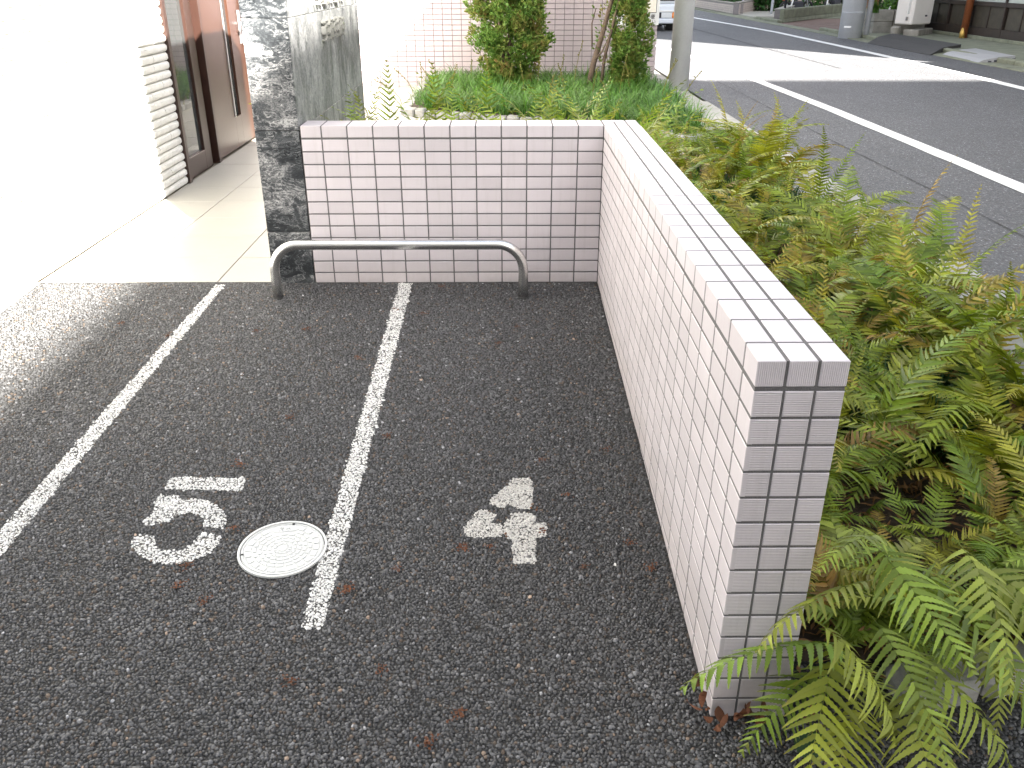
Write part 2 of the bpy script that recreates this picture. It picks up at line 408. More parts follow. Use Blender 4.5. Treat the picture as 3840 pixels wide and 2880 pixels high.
F3 = [(-1.2871, -1.6899), (-1.2481, -1.6902), (-1.2384, -1.7083), (-1.2304, -1.7286), (-1.217, -1.7411), (-1.189, -1.7488), (-1.17, -1.7489), (-1.1518, -1.7366), (-1.1431, -1.7141), (-1.1424, -1.6858), (-1.1135, -1.6844), (-1.0815, -1.694), (-1.0822, -1.7246), (-1.0972, -1.7593), (-1.1265, -1.7856), (-1.1603, -1.7963), (-1.2043, -1.7946), (-1.2385, -1.7776), (-1.2712, -1.7531), (-1.2945, -1.713)]
G1 = [(-0.3591, -1.4438), (-0.3215, -1.4469), (-0.3139, -1.4653), (-0.3159, -1.5688), (-0.322, -1.5854), (-0.3591, -1.5867), (-0.3792, -1.5631), (-0.3891, -1.5849), (-0.4306, -1.5654), (-0.4171, -1.5228), (-0.406, -1.5256), (-0.4013, -1.5038)]
G2 = [(-0.455, -1.5886), (-0.4286, -1.5964), (-0.4069, -1.6119), (-0.4099, -1.6244), (-0.419, -1.6268), (-0.4203, -1.6442), (-0.3946, -1.6517), (-0.393, -1.6783), (-0.3989, -1.6996), (-0.4505, -1.7016), (-0.4769, -1.7061), (-0.4892, -1.6919), (-0.4876, -1.6584), (-0.4709, -1.6189)]
G3 = [(-0.3624, -1.602), (-0.324, -1.6038), (-0.3121, -1.6151), (-0.31, -1.645), (-0.2843, -1.6452), (-0.2867, -1.7004), (-0.3119, -1.705), (-0.3179, -1.8015), (-0.3702, -1.8011), (-0.3694, -1.7115), (-0.3915, -1.6926), (-0.3916, -1.6444), (-0.3748, -1.6247), (-0.3717, -1.6096)]
def number(name, polys, mat, label):
    bm = bmesh.new()
    for pts in polys:
        out = []
        for i in range(len(pts)):
            a = Vector(pts[i]); b = Vector(pts[(i+1) % len(pts)]); m = max(1, int((b-a).length/.008))
            for k in range(m):
                p = a.lerp(b, k/m); out.append((p.x+random.uniform(-.0022, .0022), p.y+random.uniform(-.0022, .0022)))
        f = bm.faces.new([bm.verts.new((x, y, gz(y)+.0011)) for x, y in out])
        if f.normal.z < 0: f.normal_flip()
    bmesh.ops.triangulate(bm, faces=bm.faces[:], ngon_method='EAR_CLIP'); bm.normal_update()
    for f in bm.faces:
        if f.normal.z < 0: f.normal_flip()
    me = D.meshes.new(name); bm.to_mesh(me); bm.free(); me.materials.append(MATS[mat]); o = put(name, me, park); o['label'] = label
number('bay_number', [F1, F2, F3], 'parking_paint', 'stencilled white figure 5 painted left of the round cover')
number('bay_number', [G1, G2, G3], 'number_paint', 'stencilled white figure 4 with a rust stain on its arm')
# crushed stone of the open-graded asphalt, paint lying on the stone tops
def pin(px, py, poly):
    c = np.zeros(px.shape, bool); n = len(poly)
    for i in range(n):
        x1, y1 = poly[i]; x2, y2 = poly[(i+1) % n]
        if y1 == y2: continue
        c ^= ((y1 > py) != (y2 > py)) & (px < (x2-x1)*(py-y1)/(y2-y1)+x1)
    return c
LINE_A = [(-1.597, -.012), (-1.553, -.012), (-1.585, -1.80), (-1.590, -3.2), (-1.660, -3.2), (-1.640, -1.68)]
LINE_B = [(-.832, -.003), (-.776, -.003), (-.775, -1.2), (-.776, -2.005), (-.823, -2.005), (-.829, -1.2)]
def aggregate(x0, x1, y0, y1, g, seed):
    r = np.random.default_rng(seed)
    nx, ny = int((x1-x0)/g), int((y1-y0)/g)
    X, Y = np.meshgrid(np.arange(nx), np.arange(ny)); X = (X+.5*(Y % 2)).ravel()*g+x0; Y = Y.ravel()*g+y0
    X = X+r.uniform(-.34, .34, X.size)*g; Y = Y+r.uniform(-.34, .34, Y.size)*g
    keep = (np.hypot(X+.922, Y+1.742) > .1105) & (Y < .012) & ~((X > -.006) & (Y > -2.252)) & (np.hypot(X+1.303, Y+.154) > .022) & (np.hypot(X+.315, Y+.154) > .022) & (r.random(X.size) > .05)
    X, Y = X[keep], Y[keep]; n = X.size; K = 5
    size = g*np.where(r.random(n) < .12, r.uniform(.75, 1.0, n), r.uniform(.40, .70, n)); asp = r.uniform(.62, 1.0, n); rot = r.uniform(0, 2*np.pi, n)
    top = r.uniform(.0006, .0036, n); tx, ty = r.normal(0, .17, n), r.normal(0, .17, n)
    V = np.zeros((n, 2*K, 3), np.float32); ph = r.uniform(0, 2*np.pi, n)
    for k in range(K):
        a = ph+2*np.pi*k/K+r.uniform(-.33, .33, n); rr = size*r.uniform(.8, 1.15, n)
        ex, ey = rr*np.cos(a), rr*np.sin(a)*asp
        dx, dy = ex*np.cos(rot)-ey*np.sin(rot), ex*np.sin(rot)+ey*np.cos(rot)
        f = r.uniform(.58, .80, n)
        V[:, k, 0] = X+dx*f; V[:, k, 1] = Y+dy*f; V[:, k, 2] = top+tx*dx*f+ty*dy*f
        V[:, K+k, 0] = X+dx; V[:, K+k, 1] = Y+dy; V[:, K+k, 2] = -.0022
    V[:, :, 2] += np.maximum(SL*np.minimum(V[:, :, 1], 0), -.26)
    b = (np.arange(n)*2*K)[:, None]
    tris = [np.concatenate([b, b+i, b+i+1], 1) for i in range(1, K-1)]
    for k in range(K):
        j = (k+1) % K; tris += [np.concatenate([b+k, b+K+k, b+K+j], 1), np.concatenate([b+k, b+K+j, b+j], 1)]
    F = np.concatenate(tris, 0)
    u = r.random(n); t = .042+.078*u**1.2; t = np.where(u > .94, r.uniform(.11, .19, n), t); t = np.where(u > .994, r.uniform(.22, .38, n), t)
    warm = r.random(n); C = np.stack([t*1.0, t*1.0, t*1.03], 1)
    C = np.where((warm > .93)[:, None], np.stack([t*1.35, t*1.0, t*.75], 1), C)
    jx, jy = X+r.normal(0, .0022, n), Y+r.normal(0, .0022, n)
    low = (top > .0011)
    white = (pin(jx, jy, LINE_A) | pin(jx, jy, LINE_B) | pin(jx, jy, F1) | pin(jx, jy, F2) | pin(jx, jy, F3)) & (r.random(n) < np.where(low, .97, .62))
    grey = (pin(jx, jy, G1) | pin(jx, jy, G2) | pin(jx, jy, G3)) & (r.random(n) < .97)
    wv = r.uniform(.60, .74, n); gv = r.uniform(.50, .60, n)
    C = np.where(white[:, None], np.stack([wv, wv*.99, wv*.96], 1), C); C = np.where(grey[:, None], np.stack([gv, gv*.97, gv*.91], 1), C)
    for (sx, sy, sr) in [(-.298, -1.675, .012), (-.322, -1.447, .007), (-.312, -1.585, .008), (-.39, -1.69, .006), (-.80, -.285, .012), (-.81, -1.12, .01)]:
        m_ = (np.hypot(jx-sx, jy-sy) < sr) & (r.random(n) < .85); C = np.where(m_[:, None], np.array([[.12, .05, .022]])*r.uniform(.6, 1.3, n)[:, None], C)
    T_ = np.repeat(C[:, None, :], 2*K, 1).reshape(-1, 3).astype(np.float32)
    return V.reshape(-1, 3), F, T_
m = D.materials.new('aggregate'); N = NT(m); at = N.n('ShaderNodeAttribute', attribute_name='tint')
gr = N.noise(420, 3, .7, vec=N.wpos()); bg_ = N.noise(1.4, 4, vec=N.wpos())
N.bsdf(N.vmath('SCALE', at.outputs['Color'], scale=N.math('MULTIPLY', N.math('ADD', .62, N.math('MULTIPLY', gr, .76)), N.math('ADD', .75, N.math('MULTIPLY', bg_, .5)))), N.math('ADD', .42, N.math('MULTIPLY', gr, .35)), N.bump(gr, .35, .001), 0, .4); MATS['aggregate'] = m
for (ya, yb, g_s, sd) in ((-2.80, -1.15, .0077, 1), (-1.15, .012, .0092, 2)):
    V, F, T_ = aggregate(-2.33, .30, ya, yb, g_s, sd)
    o = put('aggregate', np_mesh('aggregate', V, F, 'aggregate', T_), park, kind='stuff', label='crushed stones of the coarse asphalt surface')
V, F, T_ = aggregate(.30, 1.2, -2.80, -2.22, .0086, 3)
put('aggregate', np_mesh('aggregate', V, F, 'aggregate', T_), park, kind='stuff', label='crushed stones of the coarse asphalt surface')

# street markings and seams
def ribbon(name, cl, w_, dz, mat, parent, label=None, jag=.004, step=.25):
    P_ = []
    for (a, b) in zip(cl[:-1], cl[1:]):
        L = math.hypot(b[0]-a[0], b[1]-a[1]); n = max(1, int(L/step))
        P_ += [(a[0]+(b[0]-a[0])*k/n, a[1]+(b[1]-a[1])*k/n) for k in range(n)]
    P_.append(cl[-1]); m = MB()
    for x, y in P_: m.v += [(x-w_/2+random.uniform(-jag, jag), y, gz(y)+dz), (x+w_/2+random.uniform(-jag, jag), y, gz(y)+dz)]
    for k in range(len(P_)-1): m.f.append((2*k, 2*k+1, 2*k+3, 2*k+2))
    o = m.build(name, mat, parent)
    if label: o['label'] = label
    return o
ribbon('road_line', [(2.725, -12), (2.735, 3), (2.725, 5), (2.64, 8.5), (2.50, 11), (2.35, 13.2)], .135, .004, 'street_paint', street, 'white edge line on the near side of the street')
ribbon('road_line', [(5.45, -12), (5.45, 6.6), (5.56, 9.5), (5.60, 13), (5.60, 17), (5.42, 20), (5.24, 22.5), (4.4, 34), (3.6, 50)], .15, .004, 'street_paint', street, 'white edge line on the far side of the street')
simple('seam', (.06, .06, .062), .95, var=.3, scale=30)
simple('patch', (.062, .062, .064), .9, var=.2, scale=12, bump=.5, bscale=160)
def wander(x, y0, y1, w_, amp=.02, n=26):
    L = []; R_ = []; px = x
    for i in range(n+1):
        y = y0+(y1-y0)*i/n; px += random.uniform(-amp, amp)*.6; L.append((px-w_/2*random.uniform(.6, 1.3), y)); R_.append((px+w_/2*random.uniform(.6, 1.3), y))
    return R_+L[::-1]
ribbon('seam', [(2.16+.01*math.sin(y*1.3), y) for y in np.linspace(-3, 7.4, 40)], .008, .004, 'seam', street, 'dark joint between two layers of asphalt', jag=.003, step=.08)
ribbon('seam', [(3.44+.02*math.sin(y*2.1), y) for y in np.linspace(-3, 3.0, 20)], .006, .004, 'seam', street, jag=.002, step=.08)
ribbon('patch', [(4.2, 9.0), (4.12, 13), (4.0, 20), (3.9, 30)], .03, .004, 'patch', street, jag=.012, step=.1)
# ------------------------------------------------------------ manhole cover
CX, CY, CR = -.922, -1.742, .106
mc = root('inspection_cover', (CX, CY, gz(CY)), 'round white drain cover with ring relief set beside the bay line', 'manhole cover')
mc.location.z -= .0045; mc.rotation_euler = (math.atan(SL), 0, math.radians(8))
def ringmesh(m, r0, r1, z0, z1, a0=0, a1=2*math.pi, n=64, c=.0):
    full = abs(a1-a0-2*math.pi) < 1e-6
    k = len(m.v); cnt = n if full else n+1
    prof = [(r0, z0), (r0+c, z1), (r1-c, z1), (r1, z0)]
    for i in range(cnt):
        a = a0+(a1-a0)*i/n
        for r, z in prof: m.v.append((r*math.cos(a), r*math.sin(a), z))
    for i in range(n):
        i2 = (i+1) % cnt
        for j in range(3): m.f.append((k+i*4+j, k+i*4+j+1, k+i2*4+j+1, k+i2*4+j))
    if not full: m.f.append((k+3, k+2, k+1, k)); b = k+n*4; m.f.append((b, b+1, b+2, b+3))
    return m
ringmesh(MB(), .0985, CR, -.004, .0095, c=.0012).build('frame_ring', 'cover_white', mc)
m = MB(); nseg = 64
m.v = [(0, 0, .0070)]+[(.0975*math.cos(2*math.pi*i/nseg), .0975*math.sin(2*math.pi*i/nseg), .0070) for i in range(nseg)]+[(.0975*math.cos(2*math.pi*i/nseg), .0975*math.sin(2*math.pi*i/nseg), -.004) for i in range(nseg)]
for i in range(nseg):
    j = (i+1) % nseg; m.f += [(0, 1+i, 1+j), (1+j, 1+i, 1+nseg+i, 1+nseg+j)]
lid = m.build('lid', 'cover_dirt', mc)
m = MB()
ringmesh(m, .0925, .0955, .0070, .0090, c=.0006)
for (r0, r1, k, ph) in [(.014, .022, 12, 0), (.025, .034, 14, .2), (.037, .046, 16, .1), (.049, .058, 18, 0), (.061, .070, 20, .15), (.073, .088, 22, .05)]:
    for i in range(k):
        a = ph+2*math.pi*i/k; da = 2*math.pi/k
        am = (a+da/2) % (2*math.pi)
        if r0 > .06 and abs(am-math.radians(95)) < .48: continue
        ringmesh(m, r0+.0008, r1-.0008, .0070, .0088, a+.03+.0008/r0, a+da-.03-.0008/r0, n=max(2, int(60/k)), c=.0007)
ringmesh(m, .0001, .011, .0070, .0086, n=20, c=.0005)
m.build('relief', 'cover_white', lid, kind='stuff')
m = MB()
for i in range(2):
    a = [math.radians(78), math.radians(188)][i]; x, y = .0935*math.cos(a), .0935*math.sin(a)
    m.box(x-.003, x+.003, y-.0022, y+.0022, .0072, .0096)
m.build('key_hole', 'black_rubber', lid)
def text_mesh(body, size, depth=.0):
    cu = D.curves.new('lettering', 'FONT'); cu.body = body; cu.size = size; cu.extrude = depth; cu.align_x = 'CENTER'; cu.align_y = 'CENTER'; cu.resolution_u = 2
    ob = D.objects.new('tmp', cu); COL.objects.link(ob); bpy.context.view_layer.update()
    me = D.meshes.new_from_object(ob.evaluated_get(bpy.context.evaluated_depsgraph_get())); D.objects.remove(ob)
    return me
# the pill shaped plate carries the two characters for "foul water"
m = MB(); pts = [(.021+.0085*math.cos(a), .0085*math.sin(a)) for a in np.linspace(-math.pi/2, math.pi/2, 8)]+[(-.021+.0085*math.cos(a), .0085*math.sin(a)) for a in np.linspace(math.pi/2, 1.5*math.pi, 8)]
m.prism([(x, y+.0735) for x, y in pts], .0070, .0082)
pl = m.build('name_plate', 'cover_white', lid)
try:
    tm = text_mesh('汚 水', .013, .0007); tm.materials.clear(); tm.materials.append(MATS['cover_white'])
    put('lettering', tm, lid, loc=(0, .0735, .0089))
except Exception as ex: print('text', ex)

# ------------------------------------------------------------ stainless rail
rail = root('bike_rail', (-.806, -.154, gz(-.154)), 'bent stainless steel hoop rail standing before the tiled wall', 'rail')
pts = []
xl, xr, zt, rb, zb = -1.303+.806, -.315+.806, .2185, .105, -.02
def arc(cx, cz, a0, a1, n=12): return [(cx+rb*math.cos(a), 0, cz+rb*math.sin(a)) for a in np.linspace(a0, a1, n)]
pts = [(xl, 0, zb), (xl, 0, .06)]+arc(xl+rb, zt-rb, math.pi, math.pi/2)+[(xl+rb+.02+k*.12, 0, zt) for k in range(7)][1:6]+arc(xr-rb, zt-rb, math.pi/2, 0)+[(xr, 0, .06), (xr, 0, zb)]
MB().tube(pts, .0195, 24).build('tube', 'stainless', rail, smooth=True)
MB().cyl(xl, 0, zb, .004, .024, n=20).cyl(xr, 0, zb, .004, .024, n=20).build('ground_collar', 'ramp_asphalt', rail)

# ------------------------------------------------------------ tiled low walls
H, LY, S0, E, T = .0494, .1007, .0539, 2.2419, .1421
TOP = .6396; J = .0052
def tile_mesh(w_, h_, d=.008, c=.0012, mat='tile'):
    """face tile, front looks to -y, centred"""
    a, b = w_/2, h_/2
    m = MB(); m.v = [(-a+c, -d, -b+c), (a-c, -d, -b+c), (a-c, -d, b-c), (-a+c, -d, b-c), (-a, -d+c, -b), (a, -d+c, -b), (a, -d+c, b), (-a, -d+c, b), (-a, 0, -b), (a, 0, -b), (a, 0, b), (-a, 0, b)]
    m.f = [(0, 1, 2, 3)]
    for i in range(4):
        j = (i+1) % 4; m.f += [(4+i, 4+j, j, i), (8+i, 8+j, 4+j, 4+i)]
    return m.mesh('tile', mat)
CACHE = {}
def tmesh(w_, h_, mat):
    k = (round(w_, 4), round(h_, 4), mat)
    if k not in CACHE: CACHE[k] = tile_mesh(w_, h_, mat=mat)
    return CACHE[k]
def cap_mesh(dx, dy, dz, mats, endface=None):
    k = ('cap', round(dx, 4), round(dy, 4), round(dz, 4), mats, endface)
    if k not in CACHE:
        me = MB().cbox(-dx/2, dx/2, -dy/2, dy/2, -dz/2, dz/2, .0014).mesh('cap_tile', list(mats))
        if endface:
            for p in me.polygons:
                if p.normal.y < -.9: p.material_index = 1
        CACHE[k] = me
    return CACHE[k]
def jitter(s=.0003): return random.uniform(-s, s)
sw = root('low_wall', (T/2, -E/2, gz(-E/2)), 'low pink tiled wall running from the corner towards the viewer, fern bed on its right', 'wall')
def P(o, parent):    # keep world placement when parented to a translated root
    o.location = Vector(o.location)-parent.location; return o
d = .008
core = MB(); k0 = d+.0
g_ = .0016
core.v = [(.0008, -E+g_, -.25), (T-g_, -E+g_, -.25), (T-g_, .134, -.25), (.0008, .134, -.25)]
core.v += [(x, y, TOP-.0008) for x, y, z in core.v]
core.f = [(0, 3, 2, 1), (4, 5, 6, 7), (0, 1, 5, 4), (1, 2, 6, 5), (2, 3, 7, 6), (3, 0, 4, 7)]
P(core.build('grout', 'grout', sw), sw)
ytabs = [0.0]+[-(S0+i*LY) for i in range(22)]+[-E]
cols = [(ytabs[i+1], ytabs[i]) for i in range(len(ytabs)-1)]
tiles = []      # (distance, mesh, loc, rot)
camv = cam.location
def q(me, loc, rz, name='tile'):
    tiles.append(((Vector(loc)-camv).length, me, loc, rz, name))
for (ya, yb) in cols:                  # inner face, looks to -x
    L_ = yb-ya-J if ya != -E else yb-ya-J/2
    yc = (ya+yb)/2 - (J/4 if ya == -E else 0)
    for r in range(1, 16):
        zc = TOP-H*(r+.5)
        if zc+H/2 < gz(yb)-.01: continue
        q(tmesh(L_, H-J, 'tile'), (d+jitter(), yc, zc), -math.pi/2)
for k in range(3):                      # end face, looks to -y
    xa = T/3*k; 
    for r in range(1, 17):
        zc = TOP-H*(r+.5)
        if zc+H/2 < gz(-E)-.01: continue
        q(tmesh(T/3-J*(.67), H-J, 'tile_ribbed'), (xa+T/6+(-.0008 if k == 0 else .0008 if k == 2 else 0), -E+d+jitter(), zc), 0)
for (ya, yb) in cols:                  # outer face, looks to +x, behind the ferns
    for r in range(1, 14):
        zc = TOP-H*(r+.5)
        if zc < gz(yb)-.01: continue
        q(tmesh(yb-ya-J, H-J, 'tile'), (T-d+jitter(), (ya+yb)/2, zc), math.pi/2)
caps = []
for i, (ya, yb) in enumerate([(a, b) for a, b in cols]+[]):
    yb2 = yb
    ya2 = ya
    for k in range(3):
        dx = T/3-J*.67; dy = yb2-ya2-J*(.5 if ya == -E else 1)
        me = cap_mesh(dx, dy, H-J, ('tile', 'tile_ribbed_upright'), endface=(ya == -E))
        x = T/3*(k+.5)+(-.0017 if k == 0 else .0017 if k == 2 else 0)
        caps.append((me, (x, (ya2+yb2)/2-(J/4 if ya == -E else 0), TOP-(H-J)/2+jitter(.0002)), 0))
for k in range(3):                      # corner block rows
    y = T/3*k*.97
    if k < 2:
        for kk, (xa, xb) in enumerate(((0, T/3), (T/3, 2*T/3), (2*T/3, T))):
            caps.append((cap_mesh(xb-xa-J, T/3*.97-J, H-J, ('tile',)), ((xa+xb)/2, y+T/6, TOP-(H-J)/2), 0))
    else:
        for (xa, xb) in ((0, .095), (.095, T)):
            caps.append((cap_mesh(xb-xa-J, T/3*.97-J, H-J, ('tile',)), ((xa+xb)/2, y+T/6, TOP-(H-J)/2), 0))
for me, loc, rz in caps: P(put('cap_tile', me, sw, loc=loc, rot=(0, 0, rz)), sw)
tiles.sort(key=lambda t: t[0] + (50 if abs(t[3]-math.pi/2) < .01 else 0))
rest = MB()
def bake(me, loc, rz, mb):
    M = Matrix.Translation(loc) @ Matrix.Rotation(rz, 4, 'Z')
    mb.add([M @ v.co for v in me.vertices], [tuple(p.vertices) for p in me.polygons])
cnt = 0; far = [t for t in tiles if abs(t[3]+math.pi/2) < .01 or t[3] == 0]
# the 300 largest seen pieces are parts, the others one joined part
for t in tiles:
    if cnt < 300: P(put('tile', t[1], sw, loc=t[2], rot=(0, 0, t[3])), sw); cnt += 1
    else: bake(t[1], t[2], t[3], rest)
for r in range(1, 13):
    zc = TOP-H*(r+.5)
    bake(tmesh(.132-J, H-J, 'tile'), (T-d+jitter(), .0675, zc), math.pi/2, rest)
    bake(tmesh(T-J, H-J, 'tile'), (T/2, .1372-d+jitter(), zc), math.pi, rest)
P(rest.build('smaller_tiles', 'tile', sw, kind='stuff'), sw)

bw = root('low_wall', (-.59, .07, 0), 'low pink tiled wall across the back of the bays behind the steel rail', 'wall')
XL = -1.1818
core = MB().box(XL, g_-.0004, g_, .1355, -.05, TOP-.0011); P(core.build('grout', 'grout', bw), bw)
xt = [0.0]+[-.1*i for i in range(1, 12)]+[XL]
for i in range(len(xt)-1):
    xa, xb = xt[i+1], xt[i]
    for r in range(1, 13):
        zc = TOP-H*(r+.5)
        hh = H-J
        if r == 12: hh = .040; zc = TOP-H*12-J/2-.020
        P(put('tile', tmesh(xb-xa-J, hh, 'tile'), bw, loc=((xa+xb)/2, d+jitter(), zc)), bw)
    for k in range(3):
        me = cap_mesh(xb-xa-J, T/3*.97-J*.67, H-J, ('tile',))
        P(put('cap_tile', me, bw, loc=((xa+xb)/2, T/3*.97*(k+.5)-(.0017 if k == 0 else 0), TOP-(H-J)/2+jitter(.0002))), bw)

rear = MB()
for i in range(len(xt)-1):
    for r in range(1, 13): bake(tmesh(xt[i]-xt[i+1]-J, H-J, 'tile'), ((xt[i]+xt[i+1])/2, .1372-d+jitter(), TOP-H*(r+.5)), math.pi, rear)
P(rear.build('rear_tiles', 'tile', bw, kind='stuff'), bw)

# ------------------------------------------------------------ marble sign pillar
PX0, PX1, PD, PH = -1.358, -1.186, 1.66, 1.90
pil = root('marble_pillar', ((PX0+PX1)/2, PD/2, 0), 'tall polished grey black marble sign wall at the left end of the tiled wall', 'pillar')
P(MB().box(PX0+.012, PX1-.012, .014, PD-.012, -.06, PH-.01).build('core', 'grout', pil), pil)
zs = [-.03, .2195, .6225, 1.024, 1.426, 1.90]
for a, b in zip(zs[:-1], zs[1:]):
    P(MB().cbox(PX0, PX1, .002, .014, a+.0011, b-.0011, .001).build('marble_slab', 'marble_front', pil), pil)
    P(MB().cbox(PX0, PX1, PD-.012, PD, a+.0011, b-.0011, .001).build('marble_slab', 'marble_front', pil), pil)
    P(MB().cbox(PX0, PX0+.012, .0155, PD-.0135, a+.0011, b-.0011, .001).build('marble_slab', 'marble_side', pil), pil)
for a, b in zip([-.03, .62, 1.024, 1.60], [.62, 1.024, 1.60, 1.90]):
    P(MB().cbox(PX1-.012, PX1, .0155, PD-.0135, a+.0011, b-.0011, .001).build('marble_slab', 'marble_side', pil), pil)
P(MB().cbox(PX0, PX1, .002, PD, PH, PH+.012, .001).build('marble_slab', 'marble_side', pil), pil)
# raised metal characters of the building's name, seen from below and the side
simple('letter_metal', (.33, .33, .31), .4, metal=.6)
def stroke_char(mb, y, z, s, strokes):
    for (a0, b0, a1, b1) in strokes:
        p0 = Vector((0, y+a0*s, z+b0*s)); p1 = Vector((0, y+a1*s, z+b1*s)); dd = (p1-p0)
        n_ = Vector((0, -dd.z, dd.y)).normalized()*s*.05
        v = [p0-n_, p1-n_, p1+n_, p0+n_]
        mb.add([(PX1+.001, p.y, p.z) for p in v]+[(PX1+.022, p.y, p.z) for p in v], [(4, 5, 6, 7), (0, 1, 5, 4), (1, 2, 6, 5), (2, 3, 7, 6), (3, 0, 4, 7)])
K1 = [(.1, .9, .9, .9), (.5, 1, .5, .1), (.15, .65, .85, .65), (.15, .65, .15, .35), (.85, .65, .85, .35), (.15, .35, .85, .35), (.1, .05, .9, .05)]
K2 = [(.05, .75, .45, .75), (.25, 1, .25, 0), (.05, .3, .45, .45), (.55, .9, .95, .9), (.6, .9, .6, .1), (.92, .9, .92, .1), (.6, .5, .92, .5), (.6, .1, .92, .1)]
for i, (yy, zz, s_, st) in enumerate([(.60, .905, .085, K1), (.71, .905, .085, K2), (.82, .905, .085, K1), (.93, .905, .085, K2), (1.03, .905, .08, K1), (.52, 1.052, .10, K2), (.66, 1.052, .10, K1), (.80, 1.052, .10, K2), (.94, 1.052, .10, K1), (1.08, 1.052, .10, K2)]):
    mb = MB(); stroke_char(mb, yy, zz, s_, st); P(mb.build('raised_letter', 'letter_metal', pil), pil)

# ------------------------------------------------------------ entrance floor
fl = MB().box(-2.6, 1.30, .022, 7.05, -.10, -.0065).build('entrance_floor', 'floor_joint', kind=S, label='pale square tiled floor of the entrance and path')
fx = [-2.43+.415*i for i in range(10)]
fy = [.022, .362, .724, 1.079, 1.434]+[1.434+.355*i for i in range(1, 17)]
inbed = lambda x, y: (y < 1.15 and x > PX1) or (y < 2.62 and x > T)
for i in range(len(fx)-1):
    for j in range(len(fy)-1):
        xa, xb, ya, yb = fx[i], min(fx[i+1], 1.29), fy[j], min(fy[j+1], 7.0)
        if inbed((xa+xb)/2, (ya+yb)/2) or yb-ya < .05: continue
        xa_ = max(xa, -2.35)
        if xb < -2.3: continue
        MB().cbox(xa_+.0018, xb-.0018, ya+.0018, yb-.0018, -.03, jitter(.0006), .0012).build('floor_tile', 'floor_tile', fl)

# ------------------------------------------------------------ left building: white split stone wall + door
WX = -2.345
lb = root('apartment_building', (-4.3, 1.0, 0), 'white stone clad apartment building with a brown entrance door on the left edge', 'building')
simple('ceiling_white', (.7, .7, .68), .8)
wallm = MB()
wallm.box(-6.5, WX-.03, -1.5, 1.900, -.3, 5.6); wallm.box(-6.5, WX-.03, 3.66, 7.0, -.3, 5.6); wallm.box(-6.5, WX-.03, 1.90, 3.66, 2.1, 5.6)
wallm.box(-6.5, WX-.35, 1.90, 3.66, -.3, 2.1); wallm.box(WX-.029, WX+.004, -1.5, 0.019, -.3, .0005)
P(wallm.build('wall', 'white_stone', lb), lb)
def stone_mesh():
    """split-face stone strip, unit length in y, face to +x"""
    ny, nz = 7, 4; m = MB(); 
    for k in range(nz+1):
        for j in range(ny+1):
            z = -.5+k/nz; y = -.5+j/ny
            r = math.sqrt(max(0, 1-abs(2*z)**2.6)); e = 1 if 0 < j < ny else .86
            m.v.append(((.15+.75*r*e+random.uniform(-.10, .10)*r), y, z*.93))
    for k in range(nz):
        for j in range(ny):
            a = k*(ny+1)+j; m.f.append((a, a+1, a+ny+2, a+ny+1))
    b = len(m.v); m.v += [(-1.2, -.5, -.465), (-1.2, .5, -.465), (-1.2, .5, .465), (-1.2, -.5, .465)]
    n1 = ny+1
    m.f.append(tuple(range(ny, -1, -1))+(b, b+1)); m.f.append(tuple(nz*n1+j for j in range(n1))+(b+2, b+3))
    m.f.append(tuple(k*n1 for k in range(nz+1))+(b+3, b)); m.f.append(tuple(k*n1+ny for k in range(nz, -1, -1))+(b+1, b+2))
    return m.mesh('stone', 'white_stone')
SM = [stone_mesh() for _ in range(10)]
CH = .0477
pieces = []
for r in range(0, 54):
    y = 1.903
    while y > -1.45:
        L_ = random.choice([.10, .14, .18, .22])*random.uniform(.9, 1.1)
        if r < 24 or y < 3:
            pieces.append((r, y-L_/2, L_))
        y -= L_
for r in range(42, 54):
    y = 3.66
    while y > 1.95:
        L_ = random.uniform(.12, .22); pieces.append((r, y-L_/2, L_)); y -= L_
pieces.sort(key=lambda p: (abs(p[1]-1.0)+max(0, p[0]*CH-1.0)*6))
rest = MB(); cnt = 0
for (r, yc, L_) in pieces:
    me = random.choice(SM); loc = Vector((WX-.012, yc, CH*(r+.5))); scl = (.016*random.uniform(.85, 1.15), L_-.0015, CH*.97)
    if cnt < 300: P(put('stone', me, lb, loc=loc, scale=scl), lb); cnt += 1
    else: rest.add([(loc.x+v.co.x*scl[0], loc.y+v.co.y*scl[1], loc.z+v.co.z*scl[2]) for v in me.vertices], [tuple(p.vertices) for p in me.polygons])
P(rest.build('smaller_stones', 'white_stone', lb, kind='stuff'), lb)
# entrance: frame, side light, leaf
door = P(MB().cbox(WX-.03, WX+.012, 1.906, 1.952, 0, 2.1, .002).cbox(WX-.03, WX+.012, 3.560, 3.626, 0, 2.1, .002).cbox(WX-.03, WX+.012, 1.952, 3.560, 2.04, 2.1, .002).build('door_frame', 'brown_metal', lb), lb)
DL = lb.location
def part(mb, name, mat, par=None, **k):
    o = mb.build(name, mat, par or door, **k); return o
# children of the frame share its translated origin, so they are built in world units already
part(MB().cbox(WX-.06, WX-.02, 1.952, 2.345, .0, .125, .002).cbox(WX-.05, WX-.03, 1.952, 1.972, .125, 2.04, .002), 'bottom_rail', 'brown_metal')
part(MB().box(WX-.048, WX-.040, 1.960, 2.345, .125, 2.04), 'glass_pane', 'dark_glass')
part(MB().cbox(WX-.10, WX-.02, 2.345, 2.47, 0, 2.04, .002), 'mullion', 'brown_metal')
part(MB().cbox(WX-.06, WX+.004, 2.545, 2.585, 0, 2.04, .002).box(WX-.10, WX-.06, 2.47, 2.545, 0, 2.04), 'mullion', 'brown_metal')
lf = MB()
lf.cbox(WX-.05, WX-.012, 2.592, 3.075, .012, 2.03, .002); lf.cbox(WX-.05, WX-.012, 3.225, 3.555, .012, 2.03, .002); lf.box(WX-.05, WX-.012, 3.075, 3.225, .012, .225)
